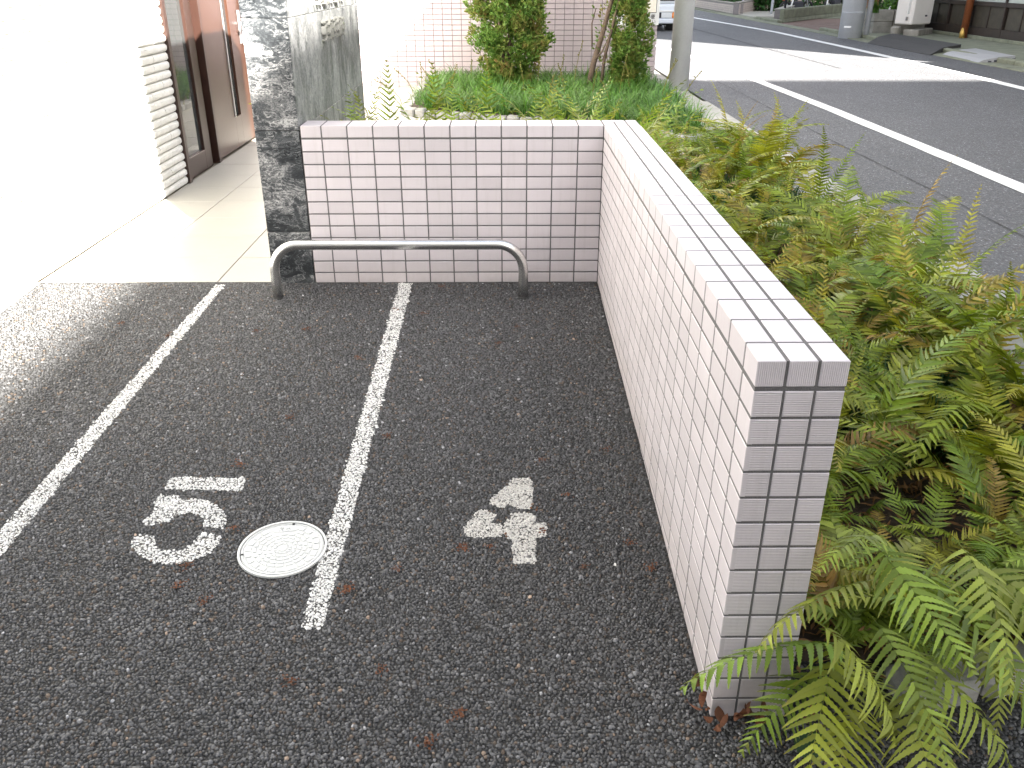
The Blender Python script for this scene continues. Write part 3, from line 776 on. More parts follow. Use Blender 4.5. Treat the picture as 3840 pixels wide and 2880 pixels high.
part(lf, 'door_leaf', 'brown_panel')
part(MB().cbox(WX-.049, WX-.006, 3.072, 3.084, .225, 2.02, .001), 'slot_trim', 'chrome_dull')
part(MB().box(WX-.036, WX-.030, 3.084, 3.225, .225, 2.03), 'slot_glass', 'dark_glass')
part(MB().tube([(WX-.012, 3.46, .84), (WX+.045, 3.46, .84), (WX+.05, 3.44, .84), (WX+.05, 3.33, .835)], .011, 10).cbox(WX-.012, WX-.004, 3.435, 3.485, .70, .93, .003), 'handle', 'chrome_dull')
part(MB().box(WX-.34, WX-.33, 1.9, 3.66, 0, 2.1), 'hallway_wall', 'brown_panel')

# ------------------------------------------------------------ far wing with pink tiles
fw = root('tiled_wing', (-.5, 8.5, 0), 'pink tiled wing of the building closing the path behind the conifers', 'building')
FX1 = 1.334
P(MB().box(-2.37, FX1-.012, 7.012, 10.0, -.1, 2.62).build('grout', 'grout_far', fw), fw)
P(MB().box(-2.37, FX1+.02, 6.98, 10.02, 2.63, 4.6).build('upper_wall', 'render_wall', fw), fw)
mb = MB(); pw, ph = .1052, .0553
nx = int((FX1+2.345)/pw)
for i in range(nx+1):
    xb = FX1-i*pw; xa = xb-pw
    if i == 0: pass
    xa = max(xa, -2.345)
    for r in range(0, 47):
        za = r*ph-.012; bake(tmesh(xb-xa-.006, ph-.006, 'tile_far'), ((xa+xb)/2, 7.012+jitter(.0006), za+ph/2), 0, mb)
ny = int(3/pw)
for i in range(ny):
    for r in range(0, 47):
        bake(tmesh(pw-.006, ph-.006, 'tile_far'), (FX1-.012, 7.0+pw*(i+.5), r*ph-.012+ph/2), math.pi/2, mb)
P(mb.build('tile_field', 'tile_far', fw, kind='stuff'), fw)
# notice board at the outer corner of the wing
nb_ = root('notice_board', (1.09, 6.995, .65), 'white notice with Japanese lettering fixed on the pink wall edge behind the conifer', 'sign')
P(MB().cbox(.80, 1.338, 6.975, 6.995, .648, 1.35, .002).build('board', 'white_paint', nb_), nb_)
P(MB().box(.84, 1.305, 6.972, 6.975, .775, 1.33).build('picture_border', 'ink', nb_), nb_)
P(MB().box(.846, 1.299, 6.969, 6.972, .781, 1.324).build('picture', 'sun_board', nb_), nb_)
for body, x, z, s_ in (('犬の小便', 1.19, .733, .052), ('させないで下さい', 1.12, .682, .046)):
    try:
        tm = text_mesh(body, s_, .0008); tm.materials.clear(); tm.materials.append(MATS['ink'])
        o = put('lettering', tm, nb_, loc=(x, 6.972, z), rot=(math.pi/2, 0, 0)); P(o, nb_)
    except Exception as ex: print('text', ex)

# ------------------------------------------------------------ near kerb and planter
kerb = MB().box(1.262, 1.655, -6, 9, -.33, -.02).build('kerb', 'kerb_concrete', kind=S, label='concrete kerb between the fern bed and the street')
y = -2.3
while y < 9:
    za, zb_ = gz(y), gz(y+.6)
    xb_ = 1.648 if y < 5.2 else 1.60
    m = MB(); x0, x1 = 1.27, xb_
    m.v = [(x0, y+.003, za-.1), (x1, y+.003, za-.1), (x1, y+.597, zb_-.1), (x0, y+.597, zb_-.1), (x0, y+.003, za+.022), (x1-.015, y+.003, za+.022), (x1-.015, y+.597, zb_+.022), (x0, y+.597, zb_+.022), (x1, y+.003, za+.008), (x1, y+.597, zb_+.008)]
    m.f = [(4, 5, 6, 7), (5, 8, 9, 6), (8, 1, 2, 9), (0, 4, 7, 3), (0, 1, 8, 5, 4), (3, 7, 6, 9, 2)]
    m.build('kerb_stone', 'kerb_concrete', kerb); y += .6
def soil(name, x0, x1, y0, y1, nx, ny, base, amp, mat='soil', **kw):
    V = []; F = []
    for j in range(ny+1):
        for i in range(nx+1):
            x = x0+(x1-x0)*i/nx; y = y0+(y1-y0)*j/ny; e = 0 if i in (0, nx) or j in (0, ny) else 1
            V.append((x, y, gz(y)+base+amp*random.uniform(-1, 1)*e-(.05*(1-e))))
    for j in range(ny):
        for i in range(nx):
            a = j*(nx+1)+i; F.append((a, a+1, a+nx+2, a+nx+1))
    m = MB(); m.v = V; m.f = F; return m.build(name, mat, smooth=True, **kw)
soil('planter_soil', T-.01, 1.272, -2.12, 2.64, 60, 220, .012, .008, kind=S, label='dark soil of the fern bed')
soil('planter_soil', -1.186, T-.01, .13, 1.16, 60, 50, .012, .008, kind=S, label='dark soil of the narrow bed behind the tiled wall')
# rough granite edging across the near end of the fern bed
ke = root('bed_edging', (.8, -2.1, gz(-2.1)), 'rough pale granite blocks edging the near end of the fern bed', 'kerb')
ang = math.atan2(.20, .90)
for i in range(6):
    L_ = .17; x = .36+i*L_*math.cos(ang)*1.0; y = -2.18+i*L_*math.sin(ang)
    m = MB(); m.cbox(-L_/2+.003, L_/2-.003, -.05, .05, -.08, .042+random.uniform(-.008, .008), .016)
    me = m.mesh('edging_stone', 'granite')
    for v in me.vertices: v.co += Vector((jitter(.004), jitter(.004), jitter(.004)))
    o = put('edging_stone', me, ke, loc=(x+L_/2, y, gz(y)), rot=(0, 0, ang)); P(o, ke)
# dark concrete footing under the end of the low wall
# ------------------------------------------------------------ cobble edging + grass bed
BED = [(-1.30, 4.74), (-.37, 4.27), (.08, 4.08), (.55, 3.78), (.86, 3.55), (.98, 3.20), (1.22, 3.6), (1.25, 6.97), (-1.30, 6.97)]
ce = root('cobble_edging', (0, 4.6, 0), 'row of small pale granite cobbles round the grass bed', 'edging')
def cobrow(p0, p1):
    a = Vector(p0); b = Vector(p1); L_ = (b-a).length; n = max(1, int(L_/.115)); dr = (b-a)/n
    for i in range(n):
        c = a+dr*(i+.5); ln = dr.length*.9
        m = MB().cbox(-ln/2, ln/2, -.045, .045, -.05, .062+random.uniform(-.008, .008), .014); me = m.mesh('cobble', 'granite')
        for v in me.vertices: v.co += Vector((jitter(.006), jitter(.006), jitter(.005)))
        P(put('cobble', me, ce, loc=(c.x, c.y, 0), rot=(0, 0, math.atan2(dr.y, dr.x)+jitter(.06))), ce)
for a, b in zip(BED[:6], BED[1:7]): cobrow(a, b)
cobrow(BED[0], (-1.30, 6.95))
def inside(x, y, poly):
    c = False; n = len(poly)
    for i in range(n):
        x1, y1 = poly[i]; x2, y2 = poly[(i+1) % n]
        if (y1 > y) != (y2 > y) and x < (x2-x1)*(y-y1)/(y2-y1)+x1: c = not c
    return c
m = MB().prism(BED, .0, .055); m.build('grass_bed_soil', 'soil', kind=S, label='soil mound of the grass bed under the conifers')
def blades(n, sampler, h0, h1, w0, lean, name, mat, nseg=4, **kw):
    V = []; F = []; Tn = []
    for _ in range(n):
        x, y, z, ax, k = sampler()
        h = random.uniform(h0, h1)*k; a = ax if ax is not None else random.uniform(0, 2*math.pi); le = lean*random.uniform(.5, 1.4)
        dx, dy = math.cos(a), math.sin(a); wv = w0*random.uniform(.7, 1.2); b = len(V); rv = random.random()
        px = py = 0.0; pz = 0.0; th = random.uniform(.02, .25)
        for s in range(nseg+1):
            t = s/nseg; ww = wv*(1-t)**.6*.5+.0002
            V += [(x+px-dy*ww, y+py+dx*ww, z+pz), (x+px+dy*ww, y+py-dx*ww, z+pz)]; Tn += [(t*.7, rv, 0)]*2
            th2 = th+le*t; st = h/nseg; px += dx*math.sin(th2)*st; py += dy*math.sin(th2)*st; pz += math.cos(th2)*st
        for s in range(nseg): F.append((b+2*s, b+2*s+1, b+2*s+3, b+2*s+2))
    return put(name, np_mesh(name, V, F, mat, np.array(Tn, np.float32), True), **kw)
tufts = []
while len(tufts) < 620:
    x = random.uniform(-1.20, 1.22); y = random.uniform(3.1, 6.9)
    if inside(x, y, BED): tufts.append((x, y, random.uniform(.7, 1.15)))
def gs():
    x, y, k = random.choice(tufts); r = abs(random.gauss(0, .035)); a = random.uniform(0, 2*math.pi)
    return x+r*math.cos(a), y+r*math.sin(a), .045, a+random.uniform(-1.2, 1.2), k
blades(17000, gs, .15, .30, .0085, 2.3, 'grass', 'grass', kind='stuff', label='long dark green lilyturf grass filling the bed')
# flowering stalks
def stalk(x, y, z, h, lx, ly):
    me = MB(); pts = [Vector((0, 0, 0))+Vector((lx*t*t, ly*t*t, h*t)) for t in (0, .25, .5, .75, 1)]
    me.tube(pts, [.0042, .004, .0036, .0032, .0028], 4)
    for k in range(9):
        t = 1-.05*k if k < 6 else random.uniform(.5, .9); p = Vector((lx*t*t, ly*t*t, h*t)); a = random.uniform(0, 6.28); r = random.uniform(.006, .014)
        q_ = p+Vector((math.cos(a)*r, math.sin(a)*r, random.uniform(-.004, .01))); me.tube([p, q_], [.003, .008], 4)
    return me
st_spots = [(-1.20, 5.4, .33, .0), (-1.05, 5.2, .30, -.12), (-.92, 5.6, .30, .05), (-.55, 5.9, .34, -.03), (-.35, 5.6, .30, .03), (-.20, 5.3, .34, -.04), (.12, 5.2, .42, .05), (.29, 5.5, .52, .08), (.18, 5.0, .36, -.08), (.42, 4.9, .34, .04), (.71, 5.2, .42, .06), (.85, 5.5, .30, -.05), (1.05, 4.8, .42, .10), (1.15, 5.3, .36, .12), (-.75, 6.2, .30, .02), (-.05, 5.9, .38, .02), (1.2, 4.6, .33, .14), (.55, 4.5, .27, -.1), (-1.32, 5.7, .25, -.18), (-1.36, 5.0, .22, -.24), (-1.1, 6.3, .28, -.1), (.0, 4.6, .30, .05)]
for (x, y, h, lx) in st_spots:
    o = stalk(x, y, .06, h, lx, random.uniform(-.08, .04)).build('flower_stalk', 'flower_stalk', loc=(x, y, .06), label=('thin yellow seed stalk over the lilyturf '+('at the left edge of the bed' if x < -.85 else 'before the dense conifer' if x < .05 else 'between the two conifers' if x < .6 else 'below the thin conifer' if x < .95 else 'beside the street pole')), group='seed stalks over the grass bed'); o['category'] = 'flower stalk'

# ------------------------------------------------------------ conifers
def conifer(name, cx, cy, rx, ry, h, n, label, trunks, prof, gap=None):
    r_ = root(name, (cx, cy, .05), label, 'conifer')
    m = MB()
    for tr in trunks: m.tube([(p[0]-cx, p[1]-cy, p[2]-.05) for p in tr[0]], tr[1], 7)
    m.build('trunk', 'bark', r_, smooth=True)
    V = []; F = []; Tn = []; clumps = []
    for _ in range(int(n/52)):
        z = random.uniform(.0, 1); a = random.uniform(0, 2*math.pi); rr = random.uniform(.35, 1.10)
        clumps.append((a, z, rr, random.random()))
    def axis_off(z): return prof(z)
    made = 0
    while made < n:
        a, z, rr, cv = random.choice(clumps)
        a += random.gauss(0, .13); z2 = z+random.gauss(0, .020); rr2 = min(1.2, rr+random.gauss(0, .07))
        if z2 < 0 or z2 > 1: continue
        ox, k = axis_off(z2*h)
        x = ox+rx*k*rr2*math.cos(a); y = ry*k*rr2*math.sin(a); zz = z2*h
        if gap and gap(x, y, zz): made += 1; continue
        # a spray: five short flattened twiglets fanning upward and out
        out = Vector((math.cos(a), math.sin(a), 0)); up = Vector((0, 0, 1))
        d0 = (out*random.uniform(.3, 1.1)+up*random.uniform(.2, 1.2)+Vector((jitter(.5), jitter(.5), jitter(.3)))).normalized()
        side = d0.cross(up).normalized() if abs(d0.z) < .98 else Vector((1, 0, 0))
        L_ = random.uniform(.028, .062); rv = random.random()
        for s in range(6):
            f = (s-2.5)/2.5; d1 = (d0+side*f*.75+Vector((jitter(.35), jitter(.35), jitter(.35)))).normalized(); p = Vector((x, y, zz)); ll = L_*(1-.35*abs(f))
            ww = d1.cross(Vector((jitter(1), jitter(1), jitter(1)))).normalized()*.0065; b = len(V)
            V += [tuple(p), tuple(p+d1*ll*.5+ww), tuple(p+d1*ll), tuple(p+d1*ll*.5-ww)]; F.append((b, b+1, b+2, b+3))
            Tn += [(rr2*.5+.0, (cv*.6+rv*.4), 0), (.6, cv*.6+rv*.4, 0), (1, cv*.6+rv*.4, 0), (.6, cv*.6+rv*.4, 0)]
        made += 1
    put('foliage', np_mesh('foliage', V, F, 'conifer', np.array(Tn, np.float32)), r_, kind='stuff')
    return r_
def prof1(z): return (0.02*math.sin(z*5), (.45+.55*min(1, z/.42)**.8)*(1 if z < 1.2 else max(.25, 1-(z-1.2)/1.3)) * (1+.07*math.sin(z*17)))
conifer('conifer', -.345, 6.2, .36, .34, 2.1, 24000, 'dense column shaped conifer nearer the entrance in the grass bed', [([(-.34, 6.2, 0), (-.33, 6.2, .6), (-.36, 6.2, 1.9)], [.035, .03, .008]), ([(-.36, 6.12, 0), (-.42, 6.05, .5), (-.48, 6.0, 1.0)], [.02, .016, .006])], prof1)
def prof2(z): return (.16*(1-min(1, z/.5))*.3+.02*math.sin(z*6+1), (.62+.38*min(1, z/.45))*(1 if z < 1.2 else max(.25, 1-(z-1.2)/1.3)))
conifer('conifer', .82, 6.0, .265, .30, 2.1, 17000, 'thinner conifer with bare leaning trunks beside the notice board', [([(.47, 5.92, 0.05), (.52, 5.92, .34), (.60, 5.93, .62), (.70, 5.95, 1.0), (.76, 6.0, 1.5)], [.034, .030, .026, .02, .01]), ([(.60, 5.9, .05), (.63, 5.9, .4), (.72, 5.9, .8), (.85, 6, 1.3)], [.018, .016, .014, .006]), ([(.52, 5.92, .36), (.60, 5.85, .46), (.66, 5.8, .62)], [.012, .008, .004]), ([(.50, 5.92, .5), (.49, 5.92, .72), (.53, 5.95, .86)], [.008, .006, .003])], prof2,
        gap=lambda x, y, z: (x < -.10 and .12 < z < .95 and random.random() < .9) or (x < -.02 and .5 < z < .9 and random.random() < .5))

# ------------------------------------------------------------ poles by the street
np_ = root('street_pole', (1.515, 6.46, 0), 'thick round pale grey steel pole standing at the kerb by the grass bed', 'pole')
MB().cyl(0, 0, -.02, 6.5, .108, .095, 40).build('shaft', 'galvanised', np_, smooth=True)
MB().cyl(0, 0, 0, .012, .125, .112, 40).build('base_collar', 'kerb_concrete', np_)
MB().tube([(.099, -.02, .0), (.099, -.02, 2.2)], .004, 6).build('welded_seam', 'galvanised', np_)

def far_gz(): return 0
up_ = root('utility_pole', (6.53, 15.05, 0), 'blue grey concrete utility pole with a conduit across the street', 'pole')
MB().cyl(0, 0, -.02, 8.0, .225, .17, 32).build('shaft', 'pole_concrete', up_, smooth=True)
MB().cyl(.28, -.10, -.02, 4.5, .052, .052, 14).build('conduit', 'grey_pipe', up_, smooth=True)
MB().tube([(.226*math.cos(a), .226*math.sin(a), .48) for a in np.linspace(-2.9, -.2, 14)], .006, 5).build('band', 'grey_pipe', up_)
m = MB()
for k in range(6):
    a0 = -2.55+k*.10; m.add([(.229*math.cos(a0), .229*math.sin(a0), .20), (.229*math.cos(a0+.1), .229*math.sin(a0+.1), .20), (.229*math.cos(a0+.1), .229*math.sin(a0+.1), .235), (.229*math.cos(a0), .229*math.sin(a0), .235)], [(0, 1, 2, 3)])
m.build('sticker', 'white_paint', up_)

# ------------------------------------------------------------ far side of the street
# gutter and kerb stones
gut = MB().box(6.42, 6.62, -16, 60, -.3, -.015).build('gutter', 'mossy_concrete', kind=S, label='mossy gutter strip on the far side of the street')
for i in range(48):
    y0 = -2+i*.6
    MB().cbox(6.42, 6.72, y0+.004, y0+.596, -.1, .012+jitter(.003), .006).build('gutter_stone', 'mossy_concrete', gut)
for i in range(40):
    y0 = 1.0+i*.55
    if 17 < y0 < 20.8: continue
    MB().cbox(6.725, 6.86, y0+.004, y0+.546, -.1, .075+jitter(.004), .015).build('kerb_stone', 'mossy_concrete', gut)
MB().box(6.86, 8.62, -8, 16.9, -.2, .055).build('footpath', 'mossy_concrete', kind=S, label='mossy concrete footpath along the dark wooden house')
drive = MB().box(6.72, 13, 16.4, 23.5, -.2, -.012).build('driveway', 'block_paving', kind=S, label='brownish block paved driveway between house and ribbed wall')
for i in range(22):
    for j in range(13):
        xa = 6.74+i*.22; ya = 16.42+j*.36
        if xa > 9.9 or ya > 21.0+(xa-7)*1.35: continue
        MB().cbox(xa+.004, xa+.216, ya+.004, ya+.356, -.05, jitter(.003)+.002, .004).build('paver', 'block_paving', drive)
# ramps
rp = root('asphalt_ramp', (6.95, 12.9, 0), 'dark asphalt wedge ramp filling the gutter before the wooden house', 'ramp')
pts = []
for (t, yy0, yy1) in ((0, 11.0, 13.6), (.42, 11.4, 14.1), (1, 11.85, 14.75)):
    pts.append((6.34+t*.88, yy0, 6.34+t*.92, yy1, (.010, .086, .104)[(0, .42, 1).index(t)]))
m = MB()
for (xa, ya, xb, yb, z) in pts: m.v += [(xa, ya, z), (xb, yb, z), (xa, ya, -.02), (xb, yb, -.02)]
m.f = [(0, 4, 5, 1), (4, 8, 9, 5), (0, 2, 6, 4), (4, 6, 10, 8), (1, 5, 7, 3), (5, 9, 11, 7), (8, 10, 11, 9), (0, 1, 3, 2)]
P(m.build('wedge', 'ramp_asphalt', rp), rp)
rs = root('kerb_ramp', (6.75, 10.6, 0), 'grey plastic kerb ramp lying next to the asphalt wedge', 'ramp')
m = MB(); pr_ = [(0, .008), (.08, .045), (.30, .085), (.52, .10), (.52, .0), (0, 0)]
V = [(6.46+.10*k/1+px, 9.72+0*px+(1.36*k), pz) for k in (0, 1) for px, pz in pr_]
m.v = V; n = len(pr_); m.f = [tuple(range(n)), tuple(range(2*n-1, n-1, -1))]+[(i, (i+1) % n, n+(i+1) % n, n+i) for i in range(n)]
P(m.build('wedge', 'plastic_grey', rs), rs)
m = MB()
for k in range(5): m.cbox(6.60+.10*0+k*.085, 6.65+k*.085, 9.716, 9.722, .012, .03+.012*min(k, 3), .002)
P(m.build('end_ribs', 'ink', rs), rs)

# wooden house
hs_ = root('wooden_house', (11, 11, 0), 'dark old wooden house front with panelled sliding screens across the street', 'house')
HX = 8.5
P(MB().box(HX+.06, 14, 5.9, 16.35, 0, 6.9).box(14.01, 24, 5.0, 19, 0, 9.5).build('wall', 'dark_wood', hs_), hs_)  # the taller rear box is added out of view to shade the far yard
P(MB().box(HX+.06, 14, .6, 5.88, 0, 2.75).build('side_wing_wall', 'render_wall', hs_), hs_)
P(MB().box(HX-.25, 14.2, .4, 5.88, 2.76, 2.92).build('wing_roof', 'dark_roof', hs_), hs_)
P(MB().box(HX-.02, 14.3, 5.89, 16.5, 6.9, 7.06).build('roof', 'dark_roof', hs_), hs_)
P(MB().cbox(HX-.02, HX+.06, 6.0, 16.3, .055, .115, .005).build('sill', 'mossy_concrete', hs_), hs_)
divs = [16.3, 15.22, 14.30, 13.11, 12.05, 11.0, 10.0, 9.0, 8.0, 7.0, 6.0]
for a, b in zip(divs[1:], divs[:-1]):
    P(MB().box(HX+.045, HX+.055, a+.05, b-.05, .26, .62).build('panel', 'wood_panel', hs_), hs_)
    P(MB().cbox(HX, HX+.05, a, a+.055, .116, 1.7, .004).build('stile', 'dark_wood', hs_), hs_)
    P(MB().cbox(HX+.004, HX+.05, a+.057, b-.002, .116, .255, .004).cbox(HX+.004, HX+.05, a+.057, b-.002, .625, .70, .004).build('rail', 'dark_wood', hs_), hs_)
    P(MB().box(HX+.03, HX+.036, a+.056, b-.001, .702, 1.7).build('frosted_pane', 'frosted', hs_), hs_)
    if b-a > 1.0: P(MB().cbox(HX+.03, HX+.045, (a+b)/2-.018, (a+b)/2+.018, .257, .622, .002).build('muntin', 'dark_wood', hs_), hs_)
dp = root('downpipe', (8.40, 14.22, .055), 'rust brown rain pipe with a brass coloured foot before the wooden house', 'pipe')
MB().cyl(0, 0, .0, 3.0, .068, .068, 16).build('pipe', 'copper_pipe', dp, smooth=True)
MB().tube([(-.02, -.02, -.02), (-.035, -.02, .09), (-.03, -.02, .20)], [.055, .05, .028], 12).build('foot', 'brass', dp, smooth=True)
# white outdoor unit on concrete blocks
wu = root('outdoor_unit', (8.0, 15.4, .2), 'tall white outdoor heater cabinet on concrete blocks left of the wooden house', 'outdoor unit')
an = math.atan2(1.10, .93)
def rotbox(cx, cy, lx, ly, z0, z1, c, a=an):
    m = MB().cbox(-lx/2, lx/2, -ly/2, ly/2, z0, z1, c); R_ = Matrix.Rotation(a, 4, 'Z')
    m.v = [tuple(R_ @ Vector(v)+Vector((cx, cy, 0))) for v in m.v]; return m
P(rotbox(7.83, 15.25, .62, .40, .25, 1.75, .02, 0.55).build('cabinet', 'beige_box', wu), wu)
P(rotbox(7.68, 15.03, .26, .012, .45, .452+.25, .002, 0.55).build('grille', 'white_paint', wu), wu)
m = MB()
for k in range(6): 
    b_ = rotbox(7.66+.0*k, 15.045, .20, .03, .33+k*.012, .334+k*.012, .001, 0.55); m.add(b_.v, b_.f)
P(m.build('vent_slots', 'ink', wu), wu)
P(rotbox(7.97, 15.00, .05, .02, .40, .43, .002, 0.55).build('label_plate', 'ink', wu), wu)
cb = root('concrete_block', (8.0, 15.35, 0), 'low grey concrete block carrying the white outdoor cabinet', 'block')
P(rotbox(7.98, 15.25, .92, .30, .0, .165, .015, .86).build('block', 'old_concrete', cb), cb)
rb_ = root('broken_block', (7.35, 15.0, 0), 'broken piece of concrete leaning beside the white cabinet', 'block')
m = rotbox(7.42, 15.02, .30, .12, .0, .22, .03, .95); m.v = [(x+random.uniform(-.02, .02)-(.06 if z > .1 else 0)*0, y+random.uniform(-.02, .02), z+random.uniform(-.02, .02)) for x, y, z in m.v]
P(m.build('fragment', 'old_concrete', rb_), rb_)

# planter of old concrete blocks with plants
pt = root('concrete_planter', (7.7, 16.2, 0), 'weathered concrete block planter beside the white cabinet', 'planter')
for (xa, xb, z0, z1) in [(7.22, 7.62, 0, .27), (7.64, 8.30, 0, .27), (7.22, 7.62, .275, .50), (7.64, 8.30, .275, .50)]:
    P(MB().cbox(xa, xb, 15.70, 15.86, z0, z1, .012).build('block', 'old_concrete', pt), pt)
for (ya, yb, z0, z1) in [(15.87, 16.5, 0, .27), (15.87, 16.5, .275, .50)]:
    P(MB().cbox(7.22, 7.38, ya, yb, z0, z1, .012).build('block', 'old_concrete', pt), pt)
P(MB().box(7.385, 8.4, 15.865, 17, 0, .47).build('soil_fill', 'soil', pt), pt)
def bush(name, cx, cy, cz, rx, ry, rz_, n, label, cat='shrub', mat='grass', ls=.10, trunk=None, **kw):
    r_ = root(name, (cx, cy, cz), label, cat, **kw); V = []; F = []; Tn = []
    cl = [(random.gauss(0, .5), random.gauss(0, .5), random.random()) for _ in range(30)]
    for _ in range(n):
        c = random.choice(cl); u = Vector((c[0]+random.gauss(0, .16), c[1]+random.gauss(0, .16), c[2]+random.gauss(0, .12)))
        p = Vector((u.x*rx, u.y*ry, max(.01, u.z)*rz_)); d1 = Vector((jitter(1), jitter(1), jitter(.8))).normalized(); ww = d1.cross(Vector((jitter(1), jitter(1), jitter(1)))).normalized()*ls*.2
        b = len(V); L_ = ls*random.uniform(.5, 1.2); V += [tuple(p), tuple(p+d1*L_*.5+ww), tuple(p+d1*L_), tuple(p+d1*L_*.5-ww)]; F.append((b, b+1, b+2, b+3)); rv = random.random(); Tn += [(.2, rv, 0)]*4
    put('foliage', np_mesh('foliage', V, F, mat, np.array(Tn, np.float32)), r_, kind='stuff')
    m = MB()
    for k in range(trunk or 3):
        a = random.uniform(0, 6.28); m.tube([(0.03*math.cos(a), .03*math.sin(a), -.02), (rx*.3*math.cos(a), ry*.3*math.sin(a), rz_*.5), (rx*.5*math.cos(a), ry*.5*math.sin(a), rz_*.95)], [.022, .016, .006], 6)
    m.build('stems', 'bark', r_, kind='stuff'); return r_
bush('planter_shrub', 7.95, 16.25, .47, .40, .35, 1.1, 2600, 'leafy green shrub growing in the concrete planter', trunk=5, mat='grass')
# grass tuft hanging from the planter's left edge
def ts():
    return 7.24+jitter(.06), 15.76+jitter(.08), .44, random.uniform(2.4, 4.2), 1.0
o = blades(110, ts, .25, .50, .02, 2.6, 'hanging_tuft', 'grass', label='tuft of grassy leaves hanging over the left side of the concrete planter'); o['category'] = 'plant'
for i, (x, z, lab, hh) in enumerate([(7.52, .50, 'small round white garden ornament on the left of the planter rim', .07), (7.80, .50, 'middle bird shaped garden ornament on the planter rim', .14), (8.00, .50, 'tallest white bird shaped ornament on the planter rim beside the cabinet', .17)]):
    m = MB(); m.tube([(0, 0, 0), (0, 0, hh*.25), (0, 0, hh*.55)], [hh*.22, hh*.30, hh*.12], 10); m.tube([(0, 0, hh*.5), (hh*.08, 0, hh*.75), (hh*.22, 0, hh*.9), (hh*.4, 0, hh*.85)], [hh*.12, hh*.10, hh*.13, hh*.02], 8)
    o = m.build('garden_ornament', 'white_paint', loc=(x, 15.74, z), smooth=True, label=lab); o['category'] = 'ornament'
bp = root('brick_pillar', (9.6, 22.0, 0), 'red brick gate pillar with a concrete foot behind the planter', 'pillar')
P(MB().box(9.46, 9.74, 21.86, 22.14, 0, .22).build('foot', 'old_concrete', bp), bp)
for r in range(16):
    for (xa, xb) in ((9.47, 9.73),):
        P(MB().cbox(xa, xb, 21.87, 22.13, .225+r*.085, .225+r*.085+.075, .004).build('brick', 'brick_red', bp), bp)
P(MB().box(9.485, 9.715, 21.885, 22.115, .22, 1.6).build('mortar', 'old_concrete', bp), bp)

# ribbed block wall
rw = root('ribbed_wall', (8.4, 23, 0), 'low moss stained ribbed concrete wall beside the driveway', 'wall')
A_ = Vector((6.98, 21.05)); B_ = Vector((10.1, 25.35)); dv = (B_-A_).normalized(); nv = Vector((-dv.y, dv.x)); LL = (B_-A_).length
def wallbox(mb, s0, s1, t0, t1, z0, z1, c=.004):
    m = MB().cbox(s0, s1, t0, t1, z0, z1, c); mb.add([(A_.x+dv.x*x+nv.x*y, A_.y+dv.y*x+nv.y*y, z) for x, y, z in m.v], m.f)
mb = MB(); wallbox(mb, 0, LL, 0, .14, 0, .09); P(mb.build('footing', 'mossy_concrete', rw), rw)
k = 0; s = 0
while s < LL-.3:
    mb = MB(); wallbox(mb, s, s+.385, .03, .14, .092, .33); P(mb.build('block', 'mossy_concrete', rw), rw)
    mb = MB()
    for r in range(6): wallbox(mb, s+.012+r*.064, s+.048+r*.064, .008, .03, .10, .315, .006)
    P(mb.build('ribs', 'mossy_concrete', rw, kind='stuff'), rw); s += .39
# tiled low walls
def tiledwall(p0, p1, h, label, name='garden_wall'):
    r_ = root(name, (p0[0], p0[1], 0), label, 'wall'); a = Vector(p0); b = Vector(p1); dv = (b-a).normalized(); nv = Vector((-dv.y, dv.x)); L_ = (b-a).length
    def bx(s0, s1, t0, t1, z0, z1, c=.003):
        m = MB().cbox(s0, s1, t0, t1, z0, z1, c); m.v = [(dv.x*x+nv.x*y, dv.y*x+nv.y*y, z) for x, y, z in m.v]; return m
    bx(0, L_, .01, .19, 0, h-.01).build('core', 'grout_far', r_)
    bx(-.01, L_+.01, -.01, .21, h-.008, h+.015).build('coping', 'old_concrete', r_)
    nr = int(h/.062); ncol = int(L_/.19); mb = MB(); pa = r_
    for i in range(ncol):
        for r in range(nr):
            m = bx(i*.19+.004, i*.19+.186, -.002, .012, r*.062+.004, r*.062+.058, .002)
            mb.add(m.v, m.f)
    mb.build('tile_field', 'tile_wall_far', r_, kind='stuff')
simple('tile_wall_far', (.42, .36, .33), .7, var=.25, scale=9)
tiledwall((6.98, 21.4), (6.98, 21.0), .33, 'short end block of the ribbed wall', 'wall_end_block') if False else None
tiledwall((7.02, 21.5), (8.3, 24.6), .30, 'nearer low garden wall faced with small beige tiles by the ribbed wall')
tiledwall((7.00, 26.0), (8.5, 29.5), .34, 'farther low tiled garden wall curving along the street')
tiledwall((6.98, 33.2), (6.99, 26.2), .30, 'long mossy garden wall running back along the far kerb')
MB().box(7.0, 9.2, 24.2, 28.2, -.05, .02).build('forecourt', 'floor_tile', kind=S, label='pale paved forecourt between the two tiled garden walls')
MB().box(6.7, 30, 23.6, 60, -.1, -.005).build('far_yard', 'mossy_concrete', kind=S, label='yard ground beyond the garden walls')
